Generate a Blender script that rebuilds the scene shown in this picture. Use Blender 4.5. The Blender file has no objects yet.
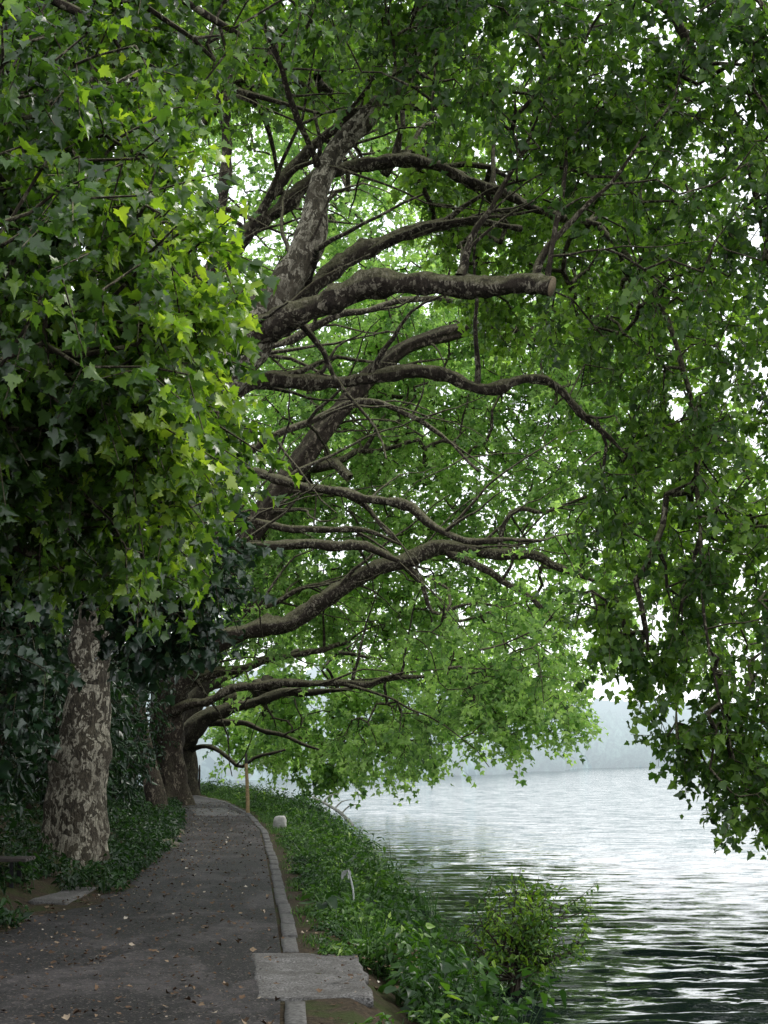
import bpy, bmesh, math, random
import numpy as np
from mathutils import Vector, noise, Matrix
random.seed(7); RNG = np.random.default_rng(11)
PI = math.pi
sc = bpy.context.scene
C = sc.collection

# ------------------------------------------------------------------ camera
F = 1400.0; HZ = 758.0; CX, CY = 384.0, 512.0
TH = math.atan((HZ - CY) / F); EYE = np.array([0.0, 0.0, 1.6])
cd = bpy.data.cameras.new('camera'); cam = bpy.data.objects.new('camera', cd); C.objects.link(cam)
cam.location = EYE; cam.rotation_euler = (PI / 2 + TH, 0, 0)
cd.sensor_fit = 'VERTICAL'; cd.sensor_height = 36.0; cd.sensor_width = 27.0
cd.lens = F / 1024 * 36.0; cd.clip_end = 6000; cd.clip_start = 0.05
sc.camera = cam
FW = np.array([0, math.cos(TH), math.sin(TH)]); UP = np.array([0, -math.sin(TH), math.cos(TH)])

def P(px, py, Y):
    d = FW + UP * ((CY - py) / F) + np.array([1.0, 0, 0]) * ((px - CX) / F)
    return EYE + d * (Y / d[1])

def G(px, py, z=0.0):
    d = FW + UP * ((CY - py) / F) + np.array([1.0, 0, 0]) * ((px - CX) / F)
    return EYE + d * ((z - EYE[2]) / d[2])

def proj(p):
    q = np.atleast_2d(p) - EYE
    w = np.maximum(q @ FW, 0.01)
    return CX + F * q[:, 0] / w, CY - F * (q @ UP) / w

# ------------------------------------------------------------------ object helpers
def link(o, parent=None):
    C.objects.link(o)
    if parent is not None:
        o.parent = parent
    return o

def tag(o, label=None, cat=None, group=None, kind=None):
    if label: o['label'] = label
    if cat: o['category'] = cat
    if group: o['group'] = group
    if kind: o['kind'] = kind
    return o

def empty(name, loc, label, cat, group=None):
    o = bpy.data.objects.new(name, None); C.objects.link(o)
    o.location = tuple(float(v) for v in loc); o.empty_display_size = 0.3
    return tag(o, label, cat, group)

def mesh_np(name, verts, faces_flat, sizes, mat, parent=None, smooth=False, rnd=None):
    """verts (n,3) in WORLD coords; the parent's location is subtracted."""
    v = np.asarray(verts, dtype=np.float32)
    if parent is not None:
        v = v - np.array(parent_world(parent), dtype=np.float32)
    me = bpy.data.meshes.new(name)
    sizes = np.asarray(sizes, dtype=np.int32)
    me.vertices.add(len(v)); me.vertices.foreach_set('co', v.ravel())
    me.loops.add(len(faces_flat)); me.loops.foreach_set('vertex_index', np.asarray(faces_flat, dtype=np.int32))
    me.polygons.add(len(sizes))
    st = np.concatenate([[0], np.cumsum(sizes)[:-1]]).astype(np.int32)
    me.polygons.foreach_set('loop_start', st); me.polygons.foreach_set('loop_total', sizes)
    if smooth:
        me.polygons.foreach_set('use_smooth', np.ones(len(sizes), dtype=bool))
    if rnd is not None:
        at = me.attributes.new('tone', 'FLOAT', 'POINT'); at.data.foreach_set('value', np.asarray(rnd, dtype=np.float32))
    me.update(calc_edges=True); me.validate()
    me.materials.append(mat)
    o = bpy.data.objects.new(name, me)
    return link(o, parent)

def parent_world(p):
    t = Vector((0, 0, 0))
    while p is not None:
        t += p.location; p = p.parent
    return tuple(t)

# ------------------------------------------------------------------ node helpers
def new_mat(name):
    m = bpy.data.materials.new(name); m.use_nodes = True
    nt = m.node_tree; nt.nodes.clear()
    return m, nt, nt.nodes, nt.links

def ramp(N, L, src, stops, interp='LINEAR'):
    r = N.new('ShaderNodeValToRGB'); r.color_ramp.interpolation = interp
    els = r.color_ramp.elements
    els[0].position = stops[0][0]; els[-1].position = max(stops[-1][0], stops[0][0] + 1e-4)
    for p, c in stops[1:-1]: els.new(p)
    for e, (p, c) in zip(sorted(els, key=lambda e: e.position), sorted(stops, key=lambda q: q[0])):
        e.color = (*c, 1) if len(c) == 3 else c
    L.new(src, r.inputs[0]); return r.outputs[0]

def tex_noise(N, L, vec, scale, detail=4, rough=0.55, dist=0.0):
    n = N.new('ShaderNodeTexNoise'); n.inputs['Scale'].default_value = scale
    n.inputs['Detail'].default_value = detail; n.inputs['Roughness'].default_value = rough
    n.inputs['Distortion'].default_value = dist
    if vec is not None: L.new(vec, n.inputs['Vector'])
    return n.outputs[0]

def mixc(N, L, fac, a, b, mode='MIX'):
    m = N.new('ShaderNodeMix'); m.data_type = 'RGBA'; m.blend_type = mode
    for s, v in ((m.inputs[0], fac), (m.inputs[6], a), (m.inputs[7], b)):
        if hasattr(v, 'is_linked') or hasattr(v, 'links'): L.new(v, s)
        elif isinstance(v, tuple): s.default_value = (*v, 1) if len(v) == 3 else v
        else: s.default_value = v
    return m.outputs[2]

def math_n(N, L, op, a, b=None, clamp=False):
    m = N.new('ShaderNodeMath'); m.operation = op; m.use_clamp = clamp
    for s, v in ((m.inputs[0], a), (m.inputs[1], b)):
        if v is None: continue
        if hasattr(v, 'links'): L.new(v, s)
        else: s.default_value = v
    return m.outputs[0]

def mapping(N, L, vec, scale=(1, 1, 1), rot=(0, 0, 0)):
    m = N.new('ShaderNodeMapping'); m.inputs['Scale'].default_value = scale; m.inputs['Rotation'].default_value = rot
    L.new(vec, m.inputs['Vector']); return m.outputs[0]

def bsdf(N, L, col, rough=0.8, spec=0.3, bump=None, bstr=0.5, bdist=0.02):
    b = N.new('ShaderNodeBsdfPrincipled'); out = N.new('ShaderNodeOutputMaterial')
    if isinstance(col, tuple): b.inputs['Base Color'].default_value = (*col, 1)
    else: L.new(col, b.inputs['Base Color'])
    if isinstance(rough, (int, float)): b.inputs['Roughness'].default_value = rough
    else: L.new(rough, b.inputs['Roughness'])
    b.inputs['Specular IOR Level'].default_value = spec
    if bump is not None:
        bn = N.new('ShaderNodeBump'); bn.inputs['Strength'].default_value = bstr; bn.inputs['Distance'].default_value = bdist
        L.new(bump, bn.inputs['Height']); L.new(bn.outputs[0], b.inputs['Normal'])
    L.new(b.outputs[0], out.inputs[0]); return b

def wpos(N):
    return N.new('ShaderNodeNewGeometry').outputs['Position']

# ------------------------------------------------------------------ materials
def leaf_mat(name, stops, transl=0.45, tint=(1.25, 1.35, 0.5), rough=0.38, spec=0.5):
    m, nt, N, L = new_mat(name)
    at = N.new('ShaderNodeAttribute'); at.attribute_name = 'tone'
    col = ramp(N, L, at.outputs['Fac'], stops)
    big = tex_noise(N, L, wpos(N), 0.45, 2)
    bigc = ramp(N, L, big, [(0.3, (0.72, 0.76, 0.8)), (0.7, (1.15, 1.12, 1.0))])
    col = mixc(N, L, 1.0, col, bigc, 'MULTIPLY')
    b = N.new('ShaderNodeBsdfPrincipled'); L.new(col, b.inputs['Base Color'])
    b.inputs['Roughness'].default_value = rough; b.inputs['Specular IOR Level'].default_value = spec
    t = N.new('ShaderNodeBsdfTranslucent')
    tc = mixc(N, L, 1.0, col, tint, 'MULTIPLY'); L.new(tc, t.inputs['Color'])
    mx = N.new('ShaderNodeMixShader'); mx.inputs[0].default_value = transl
    L.new(b.outputs[0], mx.inputs[1]); L.new(t.outputs[0], mx.inputs[2])
    out = N.new('ShaderNodeOutputMaterial'); L.new(mx.outputs[0], out.inputs[0])
    return m

M = {}
M['leaf_near'] = leaf_mat('plane_leaf_near', [(0, (0.028, 0.062, 0.02)), (0.45, (0.07, 0.145, 0.03)), (0.75, (0.19, 0.31, 0.045)), (1, (0.34, 0.46, 0.075))], 0.5, (1.8, 1.9, 0.6), 0.3, 0.8)
M['leaf_over'] = leaf_mat('plane_leaf_overhead', [(0, (0.028, 0.06, 0.02)), (0.5, (0.068, 0.14, 0.032)), (1, (0.21, 0.33, 0.07))], 0.52, (1.75, 1.95, 0.75), 0.36, 0.5)
M['leaf_far_lit'] = leaf_mat('plane_leaf_far_lit', [(0, (0.045, 0.10, 0.035)), (0.45, (0.155, 0.285, 0.09)), (1, (0.42, 0.58, 0.22))], 0.56, (1.58, 1.74, 0.95), 0.42, 0.4)  # colour brightened to stand in for backlight through the far crowns
M['leaf_dark'] = leaf_mat('laurel_leaf', [(0, (0.01, 0.028, 0.014)), (0.6, (0.018, 0.05, 0.02)), (1, (0.035, 0.08, 0.022))], 0.25, (1.2, 1.4, 0.6), 0.32, 0.5)
M['leaf_shade'] = leaf_mat('painted_shade_leaf', [(0, (0.014, 0.036, 0.02)), (0.6, (0.028, 0.065, 0.03)), (1, (0.09, 0.15, 0.04))], 0.3, (1.2, 1.5, 0.7), 0.28, 0.8)  # dark bluish leaf with the shade put into its colour
M['leaf_herb'] = leaf_mat('herb_leaf', [(0, (0.014, 0.04, 0.014)), (0.45, (0.042, 0.105, 0.022)), (0.8, (0.12, 0.24, 0.04)), (1, (0.26, 0.38, 0.07))], 0.35, (1.3, 1.5, 0.5), 0.4, 0.45)
M['leaf_bush'] = leaf_mat('bush_leaf', [(0, (0.02, 0.055, 0.015)), (0.5, (0.05, 0.13, 0.02)), (1, (0.2, 0.33, 0.03))], 0.4, (1.4, 1.5, 0.5), 0.4, 0.45)

def bark_mat(name, dark, mid, light, cover=0.5, moss=0.35, scale=7.0):
    m, nt, N, L = new_mat(name)
    pos = wpos(N)
    warp = N.new('ShaderNodeTexNoise'); warp.inputs['Scale'].default_value = 3.5; warp.inputs['Detail'].default_value = 3
    L.new(pos, warp.inputs['Vector'])
    add = N.new('ShaderNodeVectorMath'); add.operation = 'MULTIPLY_ADD'
    L.new(warp.outputs['Color'], add.inputs[0]); add.inputs[1].default_value = (0.25, 0.25, 0.25); L.new(pos, add.inputs[2])
    sv = mapping(N, L, add.outputs[0], (1, 1, 0.62))
    vo = N.new('ShaderNodeTexVoronoi'); vo.inputs['Scale'].default_value = scale; L.new(sv, vo.inputs['Vector'])
    vo2 = N.new('ShaderNodeTexVoronoi'); vo2.inputs['Scale'].default_value = scale * 2.3; L.new(sv, vo2.inputs['Vector'])
    sep = N.new('ShaderNodeSeparateColor'); L.new(vo.outputs['Color'], sep.inputs[0])
    sep2 = N.new('ShaderNodeSeparateColor'); L.new(vo2.outputs['Color'], sep2.inputs[0])
    patch = math_n(N, L, 'MULTIPLY_ADD', sep2.outputs[0], 0.45)
    nn = N['Math'] if False else None
    p2 = math_n(N, L, 'MULTIPLY', sep.outputs[0], 0.62)
    p3 = math_n(N, L, 'MULTIPLY', sep2.outputs[0], 0.38)
    pv = math_n(N, L, 'ADD', p2, p3)
    col = ramp(N, L, pv, [(0.0, dark), (max(0.05, 1 - cover - 0.22), mid), (max(0.1, 1 - cover), mid), (min(0.96, 1 - cover + 0.04), light), (1.0, tuple(min(1, c * 1.25) for c in light))])
    fine = tex_noise(N, L, mapping(N, L, pos, (1, 1, 0.3)), 34, 6, 0.65)
    col = mixc(N, L, 1.0, col, ramp(N, L, fine, [(0.34, (0.28, 0.26, 0.25)), (0.5, (0.8, 0.8, 0.8)), (0.66, (1.35, 1.35, 1.35))]), 'MULTIPLY')
    blot = tex_noise(N, L, pos, 1.6, 4, 0.6)
    col = mixc(N, L, ramp(N, L, blot, [(0.5, (0, 0, 0)), (0.68, (0.9, 0.9, 0.9))]), col, tuple(c * 1.0 for c in mid))
    geo = N.new('ShaderNodeNewGeometry'); sx = N.new('ShaderNodeSeparateXYZ'); L.new(geo.outputs['Normal'], sx.inputs[0])
    up = ramp(N, L, math_n(N, L, 'ADD', sx.outputs[2], math_n(N, L, 'MULTIPLY', tex_noise(N, L, pos, 9, 4), 0.6)), [(0.35, (0, 0, 0)), (0.85, (moss, moss, moss))])
    lich_lit = ramp(N, L, tex_noise(N, L, pos, 14, 5, 0.7), [(0.36, (0.10, 0.105, 0.045)), (0.55, (0.24, 0.22, 0.13)), (0.7, (0.36, 0.34, 0.25))])  # lichen, kept pale so upper faces also carry painted light
    col = mixc(N, L, up, col, lich_lit)
    crack = N.new('ShaderNodeTexVoronoi'); crack.feature = 'DISTANCE_TO_EDGE'; crack.inputs['Scale'].default_value = scale * 1.4; L.new(sv, crack.inputs['Vector'])
    col = mixc(N, L, 1.0, col, ramp(N, L, crack.outputs[0], [(0.0, (0.5, 0.48, 0.46)), (0.07, (1, 1, 1))]), 'MULTIPLY')
    h = math_n(N, L, 'ADD', fine, math_n(N, L, 'MULTIPLY', pv, 0.8))
    bsdf(N, L, col, 0.85, 0.25, h, 1.0, 0.06)
    return m
M['bark_plane'] = bark_mat('plane_bark_mottled', (0.034, 0.030, 0.023), (0.105, 0.088, 0.064), (0.46, 0.42, 0.33), 0.47, 0.2, 15.0)
M['bark_limb'] = bark_mat('plane_bark_limb', (0.022, 0.018, 0.014), (0.055, 0.042, 0.031), (0.27, 0.24, 0.18), 0.36, 0.9, 16)
M['bark_dark'] = bark_mat('plane_bark_painted_shade', (0.018, 0.015, 0.012), (0.04, 0.032, 0.024), (0.09, 0.078, 0.056), 0.3, 0.5, 9)  # darker copy of the plane bark, shade put into the colour
M['bark_far'] = bark_mat('plane_bark_far', (0.022, 0.017, 0.013), (0.055, 0.041, 0.031), (0.2, 0.165, 0.125), 0.3, 0.3, 9)
def plain(name, col, rough=0.8, nscale=20, amp=0.4, spec=0.3, bstr=0.4, bdist=0.01):
    m, nt, N, L = new_mat(name)
    n = tex_noise(N, L, wpos(N), nscale, 5, 0.6)
    c = mixc(N, L, 1.0, col, ramp(N, L, n, [(0.3, (1 - amp,) * 3), (0.7, (1 + amp,) * 3)]), 'MULTIPLY')
    bsdf(N, L, c, rough, spec, n, bstr, bdist); return m
M['twig'] = plain('twig_bark', (0.035, 0.028, 0.018), 0.85)
M['cut'] = plain('sawn_wood', (0.22, 0.17, 0.11), 0.8, 40)
M['stem'] = plain('green_stem', (0.06, 0.11, 0.03), 0.6)

# ------------------------------------------------------------------ geometry: tubes
def catmull(pts, rad, step):
    pts = [np.array(p, float) for p in pts]; n = len(pts)
    out, ro = [], []
    for i in range(n - 1):
        p0 = pts[i - 1] if i else pts[0] * 2 - pts[1]
        p1, p2 = pts[i], pts[i + 1]
        p3 = pts[i + 2] if i + 2 < n else pts[-1] * 2 - pts[-2]
        k = max(2, int(np.linalg.norm(p2 - p1) / step))
        for j in range(k):
            t = j / k
            out.append(0.5 * ((2 * p1) + (p2 - p0) * t + (2 * p0 - 5 * p1 + 4 * p2 - p3) * t * t + (3 * p1 - p0 - 3 * p2 + p3) * t ** 3))
            ro.append(rad[i] + (rad[i + 1] - rad[i]) * t)
    out.append(pts[-1]); ro.append(rad[-1])
    return np.array(out), np.array(ro)

def tube_mesh(pts, rad, seg=12, rough=0.12, nscale=2.5, flare=None, cap=False, seed=0.0, fine=0.0):
    n = len(pts)
    T = np.gradient(pts, axis=0); T /= np.linalg.norm(T, axis=1)[:, None] + 1e-9
    ref = np.array([0.0, 1.0, 0.0]) if abs(T[0][1]) < 0.9 else np.array([1.0, 0, 0])
    u = np.cross(T[0], ref); u /= np.linalg.norm(u)
    V = []
    for i in range(n):
        u = u - T[i] * (u @ T[i]); u /= np.linalg.norm(u) + 1e-9
        w = np.cross(T[i], u)
        for s in range(seg):
            a = 2 * PI * s / seg
            d = u * math.cos(a) + w * math.sin(a)
            q = pts[i] + d * rad[i]
            k = noise.fractal(Vector(q * nscale) + Vector((seed, 0, 0)), 1.0, 2.0, 3)
            k2 = noise.noise(Vector(q * nscale * 0.35) + Vector((0, seed + 5, 0)))
            r = rad[i] * (1 + rough * k + rough * 1.1 * k2)
            if fine: r += min(0.03, fine * rad[i]) * (noise.noise(Vector((q[0] * 22, q[1] * 22, q[2] * 11))) + 0.6 * noise.noise(Vector((q[0] * 9 + 3, q[1] * 9, q[2] * 6))))
            if flare is not None: r *= flare(q, a, i, n)
            V.append(pts[i] + d * r)
    F_, S = [], []
    for i in range(n - 1):
        for s in range(seg):
            s2 = (s + 1) % seg
            F_ += [i * seg + s, i * seg + s2, (i + 1) * seg + s2, (i + 1) * seg + s]; S.append(4)
    V.append(pts[-1] + T[-1] * rad[-1] * (0.0 if cap else 0.8)); k = len(V) - 1
    for s in range(seg):
        F_ += [(n - 1) * seg + s, (n - 1) * seg + (s + 1) % seg, k]; S.append(3)
    return np.array(V), F_, S

def frustums(p0, p1, r0, r1, seg=5):
    """many little tapered prisms, vectorised"""
    p0, p1 = np.asarray(p0), np.asarray(p1); n = len(p0)
    d = p1 - p0; ln = np.linalg.norm(d, axis=1)[:, None] + 1e-9; d = d / ln
    ref = np.where(np.abs(d[:, 2:3]) < 0.9, np.array([[0, 0, 1.0]]), np.array([[1.0, 0, 0]]))
    u = np.cross(d, ref); u /= np.linalg.norm(u, axis=1)[:, None]; w = np.cross(d, u)
    a = np.arange(seg) * 2 * PI / seg
    ring = u[:, None, :] * np.cos(a)[None, :, None] + w[:, None, :] * np.sin(a)[None, :, None]
    A = p0[:, None, :] + ring * np.asarray(r0)[:, None, None]
    B = p1[:, None, :] + d[:, None, :] * (np.asarray(r1)[:, None, None] * 0.4) + ring * np.asarray(r1)[:, None, None]
    V = np.concatenate([A, B], axis=1).reshape(-1, 3)
    base = (np.arange(n) * 2 * seg)[:, None, None]
    s = np.arange(seg); s2 = (s + 1) % seg
    q = np.stack([s, s2, s2 + seg, s + seg], axis=1)[None]
    return V, (base + q).reshape(-1), np.full(n * seg, 4)

# ------------------------------------------------------------------ geometry: leaves
def sym(half):
    return half + [(-x, y) for x, y in reversed(half) if abs(x) > 1e-6]

def template(half, fold, droop, centre=None):
    o = sym(half)
    pts = [(x, y, fold * abs(x) - droop * y * y) for x, y in o]
    n = len(pts)
    if centre is None:
        return np.array(pts), np.array([(0, i, i + 1) for i in range(1, n - 1)])
    pts.append((0, centre, -droop * centre * centre))
    return np.array(pts), np.array([(n, i, (i + 1) % n) for i in range(n)])
T_HI = template([(0, 0.02), (0.13, -0.07), (0.40, -0.03), (0.37, 0.10), (0.44, 0.19), (0.64, 0.36), (0.46, 0.42), (0.42, 0.53), (0.24, 0.51), (0.27, 0.70), (0.13, 0.80), (0, 1.06)], 0.28, 0.28, 0.3)
T_MID = template([(0, 0.02), (0.36, -0.03), (0.38, 0.16), (0.60, 0.38), (0.32, 0.53), (0.24, 0.76), (0, 1.02)], 0.26, 0.25, 0.3)
T_LO = template([(0, 0), (0.36, 0.02), (0.58, 0.42), (0.2, 0.5), (0, 1.0)], 0.25, 0.2)
T_OVAL = template([(0, 0), (0.17, 0.22), (0.2, 0.5), (0.11, 0.8), (0, 1.0)], 0.35, 0.25)
T_NETTLE = template([(0, 0), (0.3, 0.12), (0.26, 0.4), (0.1, 0.75), (0, 1.0)], 0.3, 0.3)
T_HEART = template([(0, 0.05), (0.2, -0.12), (0.45, 0.05), (0.46, 0.35), (0.3, 0.7), (0, 1.0)], 0.3, 0.35, 0.3)

def unit(a):
    return a / (np.linalg.norm(a, axis=1)[:, None] + 1e-9)

def leaves(base, tip, nrm, size, tpl):
    V, T = tpl; n = len(base)
    y = unit(tip); z = nrm - y * np.sum(nrm * y, axis=1)[:, None]; z = unit(z); x = np.cross(y, z)
    sz = size[:, None, None]
    wx = (0.78 + 0.34 * RNG.random(n))[:, None, None]; wz = (-0.3 + 2.6 * RNG.random(n))[:, None, None]; tw = (RNG.normal(size=n) * 0.35)[:, None, None]
    W = base[:, None, :] + sz * (x[:, None, :] * V[None, :, 0:1] * wx + y[:, None, :] * V[None, :, 1:2] + z[:, None, :] * (V[None, :, 2:3] * wz + tw * V[None, :, 0:1] * V[None, :, 1:2]))
    idx = (np.arange(n) * len(V))[:, None, None] + T[None]
    return W.reshape(-1, 3), idx.reshape(-1), np.full(n * len(T), 3)

def leaf_object(name, sets, mat, parent):
    Vs, Fs, Ss, Rs = [], [], [], []; off = 0
    for base, tip, nrm, size, tone, tpl in sets:
        v, f, s = leaves(base, tip, nrm, size, tpl)
        Vs.append(v); Fs.append(f + off); Ss.append(s); Rs.append(np.repeat(tone, len(tpl[0]))); off += len(v)
    return mesh_np(name, np.concatenate(Vs), np.concatenate(Fs), np.concatenate(Ss), mat, parent, False, np.concatenate(Rs))

# openings of the canopy towards the lake, as the lower edge of the foliage
def edge_fn(tab):
    xs, ys = zip(*tab)
    return lambda px: np.interp(px, xs, ys)
LOW_FAR = edge_fn([(150, 735), (190, 755), (215, 772), (240, 780), (290, 790), (335, 797), (400, 784), (450, 770), (520, 765), (585, 752), (592, 700), (640, 690), (768, 690)])
LOW_NEAR = edge_fn([(380, 120), (440, 260), (520, 420), (566, 660), (580, 690), (600, 680), (634, 692), (642, 750), (664, 792), (690, 800), (698, 765), (706, 825), (735, 850), (790, 840), (900, 800), (1100, 700)])

def blob_points(n, c, r, shell=0.0, expo=1 / 3, clump=-2, cf=1.0):
    v = unit(RNG.normal(size=(n, 3)))
    rr = (shell ** 3 + (1 - shell ** 3) * RNG.random(n)) ** expo
    v = v * rr[:, None]
    # lumpy outline
    k = np.array([0.82 + 0.45 * noise.noise(Vector(q * 2.3) + Vector(c)) for q in v])
    p = np.array(c) + v * k[:, None] * np.array(r)
    if clump > -1:
        g = np.array([noise.noise(Vector(q * cf)) for q in p]) + RNG.normal(size=n) * 0.08
        p, v = p[g > clump], v[g > clump]
    return p, v

def grow(nodes, centres, wander=0.12, bias=0.9):
    """attach every shoot to the nearest wood; returns edges with radii"""
    root = nodes[0][0]
    pos = [p for p, r in nodes]; N0 = len(pos)
    order = np.argsort([min(np.linalg.norm(np.array(pos) - c, axis=1)) for c in centres])
    cap = N0 + len(centres) * 5 + 10
    A = np.zeros((cap, 3)); A[:N0] = pos; n = N0
    dist = np.zeros(cap); dist[:N0] = np.linalg.norm(A[:N0] - root, axis=1)
    par = np.full(cap, -1); cnt = np.zeros(cap); base_r = np.zeros(cap); base_r[:N0] = [r for p, r in nodes]
    tips = []
    for oi in order:
        c = centres[oi]; dc = np.linalg.norm(c - root)
        d = np.linalg.norm(A[:n] - c, axis=1) + bias * np.maximum(0, dist[:n] - dc + 0.3)
        j = int(np.argmin(d)); a = A[j]; ln = np.linalg.norm(c - a)
        k = 1 if ln < 0.5 else (2 if ln < 1.2 else (3 if ln < 2.5 else 4))
        prev = j
        off = RNG.normal(size=3) * ln * wander + np.array([0, 0, ln * 0.10])
        for q in range(1, k + 1):
            t = q / k
            p = a + (c - a) * t + off * math.sin(PI * t) + (RNG.normal(size=3) * ln * 0.03 if q < k else 0)
            A[n] = p; par[n] = prev; dist[n] = np.linalg.norm(p - root); prev = n; n += 1
        tips.append((oi, prev))
    for oi, t in tips:
        k = t
        while k >= N0:
            cnt[k] += 1; k = par[k]
    rad = 0.006 * np.maximum(cnt, 1) ** 0.47
    e = np.arange(N0, n); pr = par[e]
    r0 = np.where(pr >= N0, rad[pr], np.minimum(rad[e] * 1.3, np.maximum(base_r[pr], rad[e])))
    return A[pr], A[e], r0, rad[e]

def shoots(centres, outward, k, L, size, droop, tone_fn, tpl, spread=0.6, upn=1.0):
    n = len(centres)
    t = unit(outward * 0.6 + RNG.normal(size=(n, 3)) * spread + np.array([0, 0, -droop])) * (L * (0.6 + 0.8 * RNG.random(n)))[:, None]
    ends = centres + t
    C_ = np.repeat(centres, k, axis=0); T_ = np.repeat(t, k, axis=0); O_ = np.repeat(outward, k, axis=0)
    s = np.tile((np.arange(k) + 0.5) / k, n) + RNG.normal(size=n * k) * 0.05
    side = unit(np.cross(T_, np.array([0, 0, 1.0])) + 1e-3) * np.tile(np.where(np.arange(k) % 2, 1, -1), n)[:, None]
    base = C_ + T_ * s[:, None] + side * (size * 0.35) + RNG.normal(size=(n * k, 3)) * size * 0.22
    base[:, 2] -= (s ** 2) * L * 0.15
    tip = side * 0.8 + unit(T_) * 0.55 + np.array([0, 0, -0.5]) + RNG.normal(size=(n * k, 3)) * 0.5
    nrm = np.array([0, 0, upn]) + O_ * 0.4 + RNG.normal(size=(n * k, 3)) * 0.85
    sz = size * np.clip(0.55 + 0.75 * RNG.random(n * k), 0.4, 1.3)
    clus = np.repeat(RNG.normal(size=n) * 0.18, k)
    tone = np.clip(tone_fn(base) + clus + RNG.normal(size=n * k) * 0.2, 0, 1)
    return (base, tip, nrm, sz, tone, tpl), (centres, ends)

def build_tree(root, label, group, trunk, limbs, blobs, tpl, leafm, barkm, limbm, size=0.17, k=14, L=0.6, droop=0.5,
               low=None, front=None, tone=lambda p: np.full(len(p), 0.5), flare=None, seg=14, auto=14, alen=3.0, shell=0.35, cutends=(), clump=-0.12, cf=0.9):
    t = empty('plane_tree', root, label, 'tree', group)
    pts, rad = catmull([p for p, r in trunk], [r for p, r in trunk], 0.11 if root[1] < 30 else 0.3)
    v, f, s = tube_mesh(pts, rad, seg * 3, 0.15, 2.6, flare, seed=root[1], fine=0.05)
    mesh_np('trunk', v, f, s, barkm, t, True)
    nodes = list(zip(pts[len(pts) // 3:], rad[len(pts) // 3:]))
    for li, lb in enumerate(limbs):
        p2, r2 = catmull([p for p, r in lb], [r for p, r in lb], 0.09 if root[1] < 30 else 0.25)
        r2 = r2 * (1 + 0.09 * np.sin(np.arange(len(r2)) * 0.37 + li) + 0.06 * np.sin(np.arange(len(r2)) * 0.83 + 2 * li))
        # real limbs wander
        for q in range(1, len(p2)):
            w = Vector(p2[q] * 0.8) + Vector((li * 3.1, 0, 0))
            p2[q] += np.array([noise.noise(w), noise.noise(w + Vector((9, 0, 0))), noise.noise(w + Vector((0, 9, 0)))]) * min(0.22, r2[q] * 1.7)
        v, f, s = tube_mesh(p2, r2 * 0.9, seg + 8, 0.30, 7.0, None, fine=0.10, cap=(li in cutends), seed=li * 7.7)
        lo = mesh_np('limb', v, f, s, limbm, t, True)
        if li in cutends:
            d = unit((p2[-1] - p2[-3])[None])[0]
            a = np.arange(14) * 2 * PI / 14; u = np.cross(d, [0, 0, 1]); u /= np.linalg.norm(u); w = np.cross(d, u)
            ring = p2[-1] + d * 0.012 + r2[-1] * 0.92 * (np.cos(a)[:, None] * u + np.sin(a)[:, None] * w)
            back = ring - d * 0.05
            vv = np.concatenate([ring, back]); ff = list(range(14)); ss = [14]
            for q in range(14):
                ff += [q, 14 + q, 14 + (q + 1) % 14, (q + 1) % 14]; ss.append(4)
            lw = mesh_np('sawn_end', vv, ff, ss, M['cut'], lo, False)
        nodes += list(zip(p2, r2))
    # secondary boughs springing from the limbs
    E0, E1, Q0, Q1 = [], [], [], []
    big = [nd for nd in nodes if nd[1] > 0.04]
    for q in range(auto):
        a0, ar = big[int(RNG.integers(len(big)))]
        d = np.array([0.75, 0, 0.35]) + RNG.normal(size=3) * np.array([0.5, 0.55, 0.5]); d /= np.linalg.norm(d)
        ln = alen * (0.5 + RNG.random()); r_a = min(ar * 0.55, 0.035 + 0.012 * ln); p_ = np.array(a0); K = 9
        for j in range(K):
            r_b = r_a * 0.84
            d = d + RNG.normal(size=3) * 0.16 + np.array([0.02, 0, -0.03]); d /= np.linalg.norm(d)
            p2 = p_ + d * ln / K
            E0.append(p_); E1.append(p2); Q0.append(r_a); Q1.append(r_b); nodes.append((p2, r_b)); p_ = p2; r_a = r_b
    cs, os_ = [], []
    for c, r, n in blobs:
        p, v = blob_points(n, c, r, shell, 1 / 3, clump, cf)
        keep = np.ones(len(p), bool)
        px, py = proj(p)
        jit = RNG.normal(size=len(p)) * 6
        if low is not None: keep &= ~((py + (L * 0.55 * F / np.maximum(p[:, 1], 1)) > low(px) + jit) & (p[:, 1] > 2) & (px > -200) & (px < 1200))
        if front is not None: keep &= front(p, px, py)
        keep &= p[:, 2] > 0.3
        cs.append(p[keep]); os_.append(v[keep])
    cs = np.concatenate(cs); os_ = np.concatenate(os_)
    a, b, r0, r1 = grow(nodes, cs)
    if E0: a = np.concatenate([a, E0]); b = np.concatenate([b, E1]); r0 = np.concatenate([r0, Q0]); r1 = np.concatenate([r1, Q1])
    lf, (ta, tb) = shoots(cs, os_, k, L, size, droop, tone, tpl)
    crown = leaf_object('crown', [lf], leafm, t)
    v1, f1, s1 = frustums(np.concatenate([a, ta]), np.concatenate([b, tb]), np.concatenate([r0, np.full(len(ta), 0.006)]), np.concatenate([r1, np.full(len(ta), 0.003)]), 5)
    mesh_np('branches', v1, f1, s1, limbm, t, True)
    return t, len(cs)

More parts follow.
